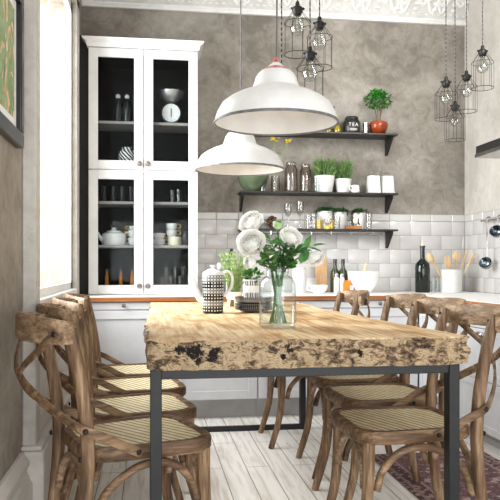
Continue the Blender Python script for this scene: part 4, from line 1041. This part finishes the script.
for k in range(46):
    a = rng.uniform(0, 2*PI); r = .03*math.sqrt(rng.random()); ln = rng.uniform(.13, .235); lean = rng.uniform(.05, .32)
    q = Vector((r*math.cos(a), r*math.sin(a), .06)); d = Vector((math.cos(a)*lean, math.sin(a)*lean, 1)).normalized()
    b.tube([q, q+d*ln], [.0018, .001], 5)
    for j in range(int(ln*170)):
        f = .15+.85*j/(ln*170); a2 = j*2.4; s = Vector((math.cos(a2), math.sin(a2), .9)); b.blade(q+d*ln*f, s, .022, .0035, .1)
b.build('foliage', 'rosemary', t, recalc=False)

pv = on_table(281, 329); pv.y += .062
t = thing('glass_vase', 'clear apothecary glass vase in the middle of the table', 'vase', pv)
R = .065
lathe_obj('body', 'glass', [(0, 0), (R*.94, 0), (R, .006), (R, .14), (R*.97, .155), (R*.8, .172), (R*.62, .178), (R*.6, .186), (R*.6, .2), (R*.72, .206), (R*.7, .21), (R*.56, .206), (R*.55, .18), (R*.76, .168), (R*.93, .152), (R*.955, .14), (R*.955, .012), (0, .010)], t, 40)

def rose_mesh(b, c, d, R, openness=1.0, n=26):
    d = Vector(d).normalized(); rm = Vector((0, 0, 1)).rotation_difference(d).to_matrix(); c = Vector(c)
    b.sphere(c+d*R*.18, R*.2, (1, 1, 1.5), 10, rm)
    layers = ((.32, 6, 3), (.44, 16, 3), (.56, 27, 4), (.68, 39, 5), (.80, 52, 5), (.93, 68, 6), (1.02, 86, 6))
    if n < 18: layers = layers[:5]
    for li, (rl, tip, cnt) in enumerate(layers):
        tip = math.radians(tip*openness)
        for k in range(cnt):
            phi = 2*PI*k/cnt+li*.9+rng.uniform(-.12, .12); aw = PI/cnt*1.35; off = 1+.06*(k % 2)+rng.uniform(-.02, .03); tj = tip*rng.uniform(.88, 1.14)
            rings = []
            for iv in range(8):
                v = iv/7; row = []
                for iu in range(7):
                    u = -1+iu/3; th = PI-v*(PI-tj)*(1-.13*u*u*v); rr = R*rl*off*(1+(.10+.16*li/6)*max(0, v-.72)/.28*v+.035*math.sin(6*u+k*2+li)*v)
                    a = phi+u*aw*(.5+.5*math.sin(PI*min(.5, v*.75)))
                    row.append(c+rm @ Vector((rr*math.sin(th)*math.cos(a), rr*math.sin(th)*math.sin(a), rr*math.cos(th)*.92)))
                rings.append(row)
            b.rings(rings, closed_ring=False, cap=False)
neck = Vector((pv.x, pv.y, TZ+.2)); foot = Vector((pv.x, pv.y, TZ+.016))
def rose(label, u, v, d, R, openn=1.0, mat='petal', dy=0, n=26, k=0, leaves=4):
    h = PY(u, v, pv.y+dy); a = k*1.1
    t = thing('white_rose', label, 'flower', foot+Vector((.03*math.cos(a), .03*math.sin(a), 0)), 0, 'white roses in the vase')
    o_ = Vector(t.location); hd = h-o_; nk = neck-o_+Vector((.026*math.cos(a+2.5), .026*math.sin(a+2.5), 0)); dd = Vector(d).normalized()
    b = MB(); rose_mesh(b, hd, d, R, openn, n); b.build('blossom', mat, t, recalc=False)
    b = MB(); P_ = [Vector((0, 0, 0)), nk*.55+Vector((0, 0, 0)), nk, nk.lerp(hd-dd*R, .6)+Vector((0, 0, .012)), hd-dd*R*.5]
    b.tube(P_, [.0032, .003, .0026], 8, 6); b.build('stem', 'stem', t)
    b = MB()
    for i in range(leaves):
        q = nk.lerp(hd, .25+.55*i/max(1, leaves)); b.leaf(q, Vector((rng.uniform(-1, 1), rng.uniform(-.7, .3), rng.uniform(-.2, .7))), Vector((0, -.6, 1)), rng.uniform(.04, .055), .03, .2)
    for i in range(5):
        aa = i*1.257; q = hd-dd*R*.55; b.leaf(q, dd*.4+Vector((math.cos(aa), math.sin(aa), 0))*.6, dd, R*.9, R*.35, .3)
    b.build('foliage', 'leaf', t, recalc=False)
rose('wide open white rose at the top of the bouquet, tilted toward the cupboard', 250, 221, (-.5, -.55, .6), .037, 1.15, k=0)
rose('largest white rose facing the viewer, lower in the bouquet', 251, 242.5, (-.25, -.9, .3), .038, 1.0, dy=-.05, k=1, n=30)
rose('white rose over the vase neck, turned to the window', 291, 236, (.25, -.75, .6), .031, 1.05, dy=-.02, k=2)
rose('small drooping white rose hanging on the shelf-corner side', 315, 258, (.25, -.5, -.5), .026, .7, k=3, n=18)
rose('pale green half-open rosebud at the bouquet top', 277.5, 225, (.1, -.5, .8), .02, .6, 'petalg', k=4, n=14)
rose('small white rosebud low beside the biggest rose', 250, 262, (-.6, -.6, .1), .026, .8, k=5, n=16, dy=-.02)
def sprig(label, u, v, dy, k, n=16, L=.04, W=.022):
    h = PY(u, v, pv.y+dy); a = k*.9+.4
    t = thing('foliage_sprig', label, 'foliage', foot+Vector((.022*math.cos(a), .022*math.sin(a), 0)), 0, 'greenery sprigs in the vase')
    o_ = Vector(t.location); hd = h-o_; nk = neck-o_+Vector((.02*math.cos(a+2), .02*math.sin(a+2), 0))
    MB().tube([Vector((0, 0, 0)), nk*.5, nk, nk.lerp(hd, .55)+Vector((0, 0, .01)), hd], [.0026, .0022, .0014], 7, 6).build('stem', 'stem', t)
    b = MB()
    for i in range(n):
        f = (i+1)/n; q = nk.lerp(hd, f)+Vector((0, 0, .01*math.sin(PI*f)))
        b.leaf(q, (hd-nk).normalized()*.5+Vector((rng.uniform(-1, 1), rng.uniform(-1, .6), rng.uniform(-.5, .9))), Vector((rng.uniform(-.3, .3), -.5, 1)), L*rng.uniform(.7, 1.2), W*rng.uniform(.7, 1.1), .25)
    b.build('foliage', ['leaf', 'leafdark', 'leafmid'][k % 3], t, recalc=False)
for i, (u, v, dy, l, n, L, W) in enumerate(((311, 246, -.02, 'leafy green sprig pointing toward the shelf corner', 12, .05, .026), (300, 252, -.05, 'leafy sprig under the drooping rose', 20, .04, .022), (262, 252, -.06, 'leafy sprig beneath the largest rose', 18, .035, .02),
        (270, 240, .03, 'upright dark sprig in the bouquet middle', 16, .036, .014), (284, 247, -.07, 'leafy sprig directly above the vase neck', 24, .032, .016), (292, 256, -.04, 'short pale sprig over the vase rim', 22, .032, .016), (268, 258, -.05, 'short sprig spilling over the vase rim, cupboard side', 20, .034, .018))):
    sprig(l, u, v, dy, i, n, L, W)

# ================================================================== LIGHT + CAMERA
wd = bpy.data.worlds.new('overcast_sky'); scene.world = wd; wd.use_nodes = True
bg = wd.node_tree.nodes['Background']; bg.inputs[0].default_value = (.955, .985, 1.0, 1); bg.inputs[1].default_value = 1.08
def area(name, loc, rot, sx_, sy_, power, col=(1, 1, 1)):
    l = bpy.data.lights.new(name, 'AREA'); l.shape = 'RECTANGLE'; l.size = sx_; l.size_y = sy_; l.energy = power; l.color = col
    o = bpy.data.objects.new(name, l); COL.objects.link(o); o.location = loc; o.rotation_euler = rot; return o
def aim(loc, to): return (Vector(to)-Vector(loc)).to_track_quat('-Z', 'Y').to_euler()
area('window_daylight', (XL-.9, 3.5, 2.1), (0, -PI/2+.25, 0), 2.2, 2.2, 210, (.97, .985, 1))
l = area('back_wall_fill', (2.1, 2.2, 2.85), aim((2.1, 2.2, 2.85), (2.2, 5.1, 2.1)), .9, .9, 13, (1, .985, .965)); l.data.spread = math.radians(70)  # added fill lamp without a fixture, brightens the back wall's right part
area('low_front_fill', (.9, -1.1, .85), (PI/2-.06, 0, 0), 3.2, 1.6, 66, (.98, .99, 1))  # added low lamp behind the camera, lifts floor and cabinet fronts
l = area('under_table_fill', (.43, 3.05, .655), (0, 0, 0), .3, 1.9, 1.6, (1, .99, .97)); l.data.spread = math.radians(75)  # added lamp below the tabletop, only there to brighten the floor
cam = bpy.data.cameras.new('camera'); co = bpy.data.objects.new('camera', cam); COL.objects.link(co)
co.location = (0, 0, EYE); co.rotation_euler = (PI/2, 0, -TH)
cam.sensor_width = 36; cam.lens = FPX/500*36; cam.shift_y = (V0-250)/500; cam.clip_start = .05
scene.camera = co
scene.view_settings.view_transform = 'Standard'; scene.view_settings.look = 'None'
scene.view_settings.exposure = 0.2
scene.cycles.transparent_max_bounces = 32; scene.cycles.max_bounces = 12; scene.cycles.diffuse_bounces = 6
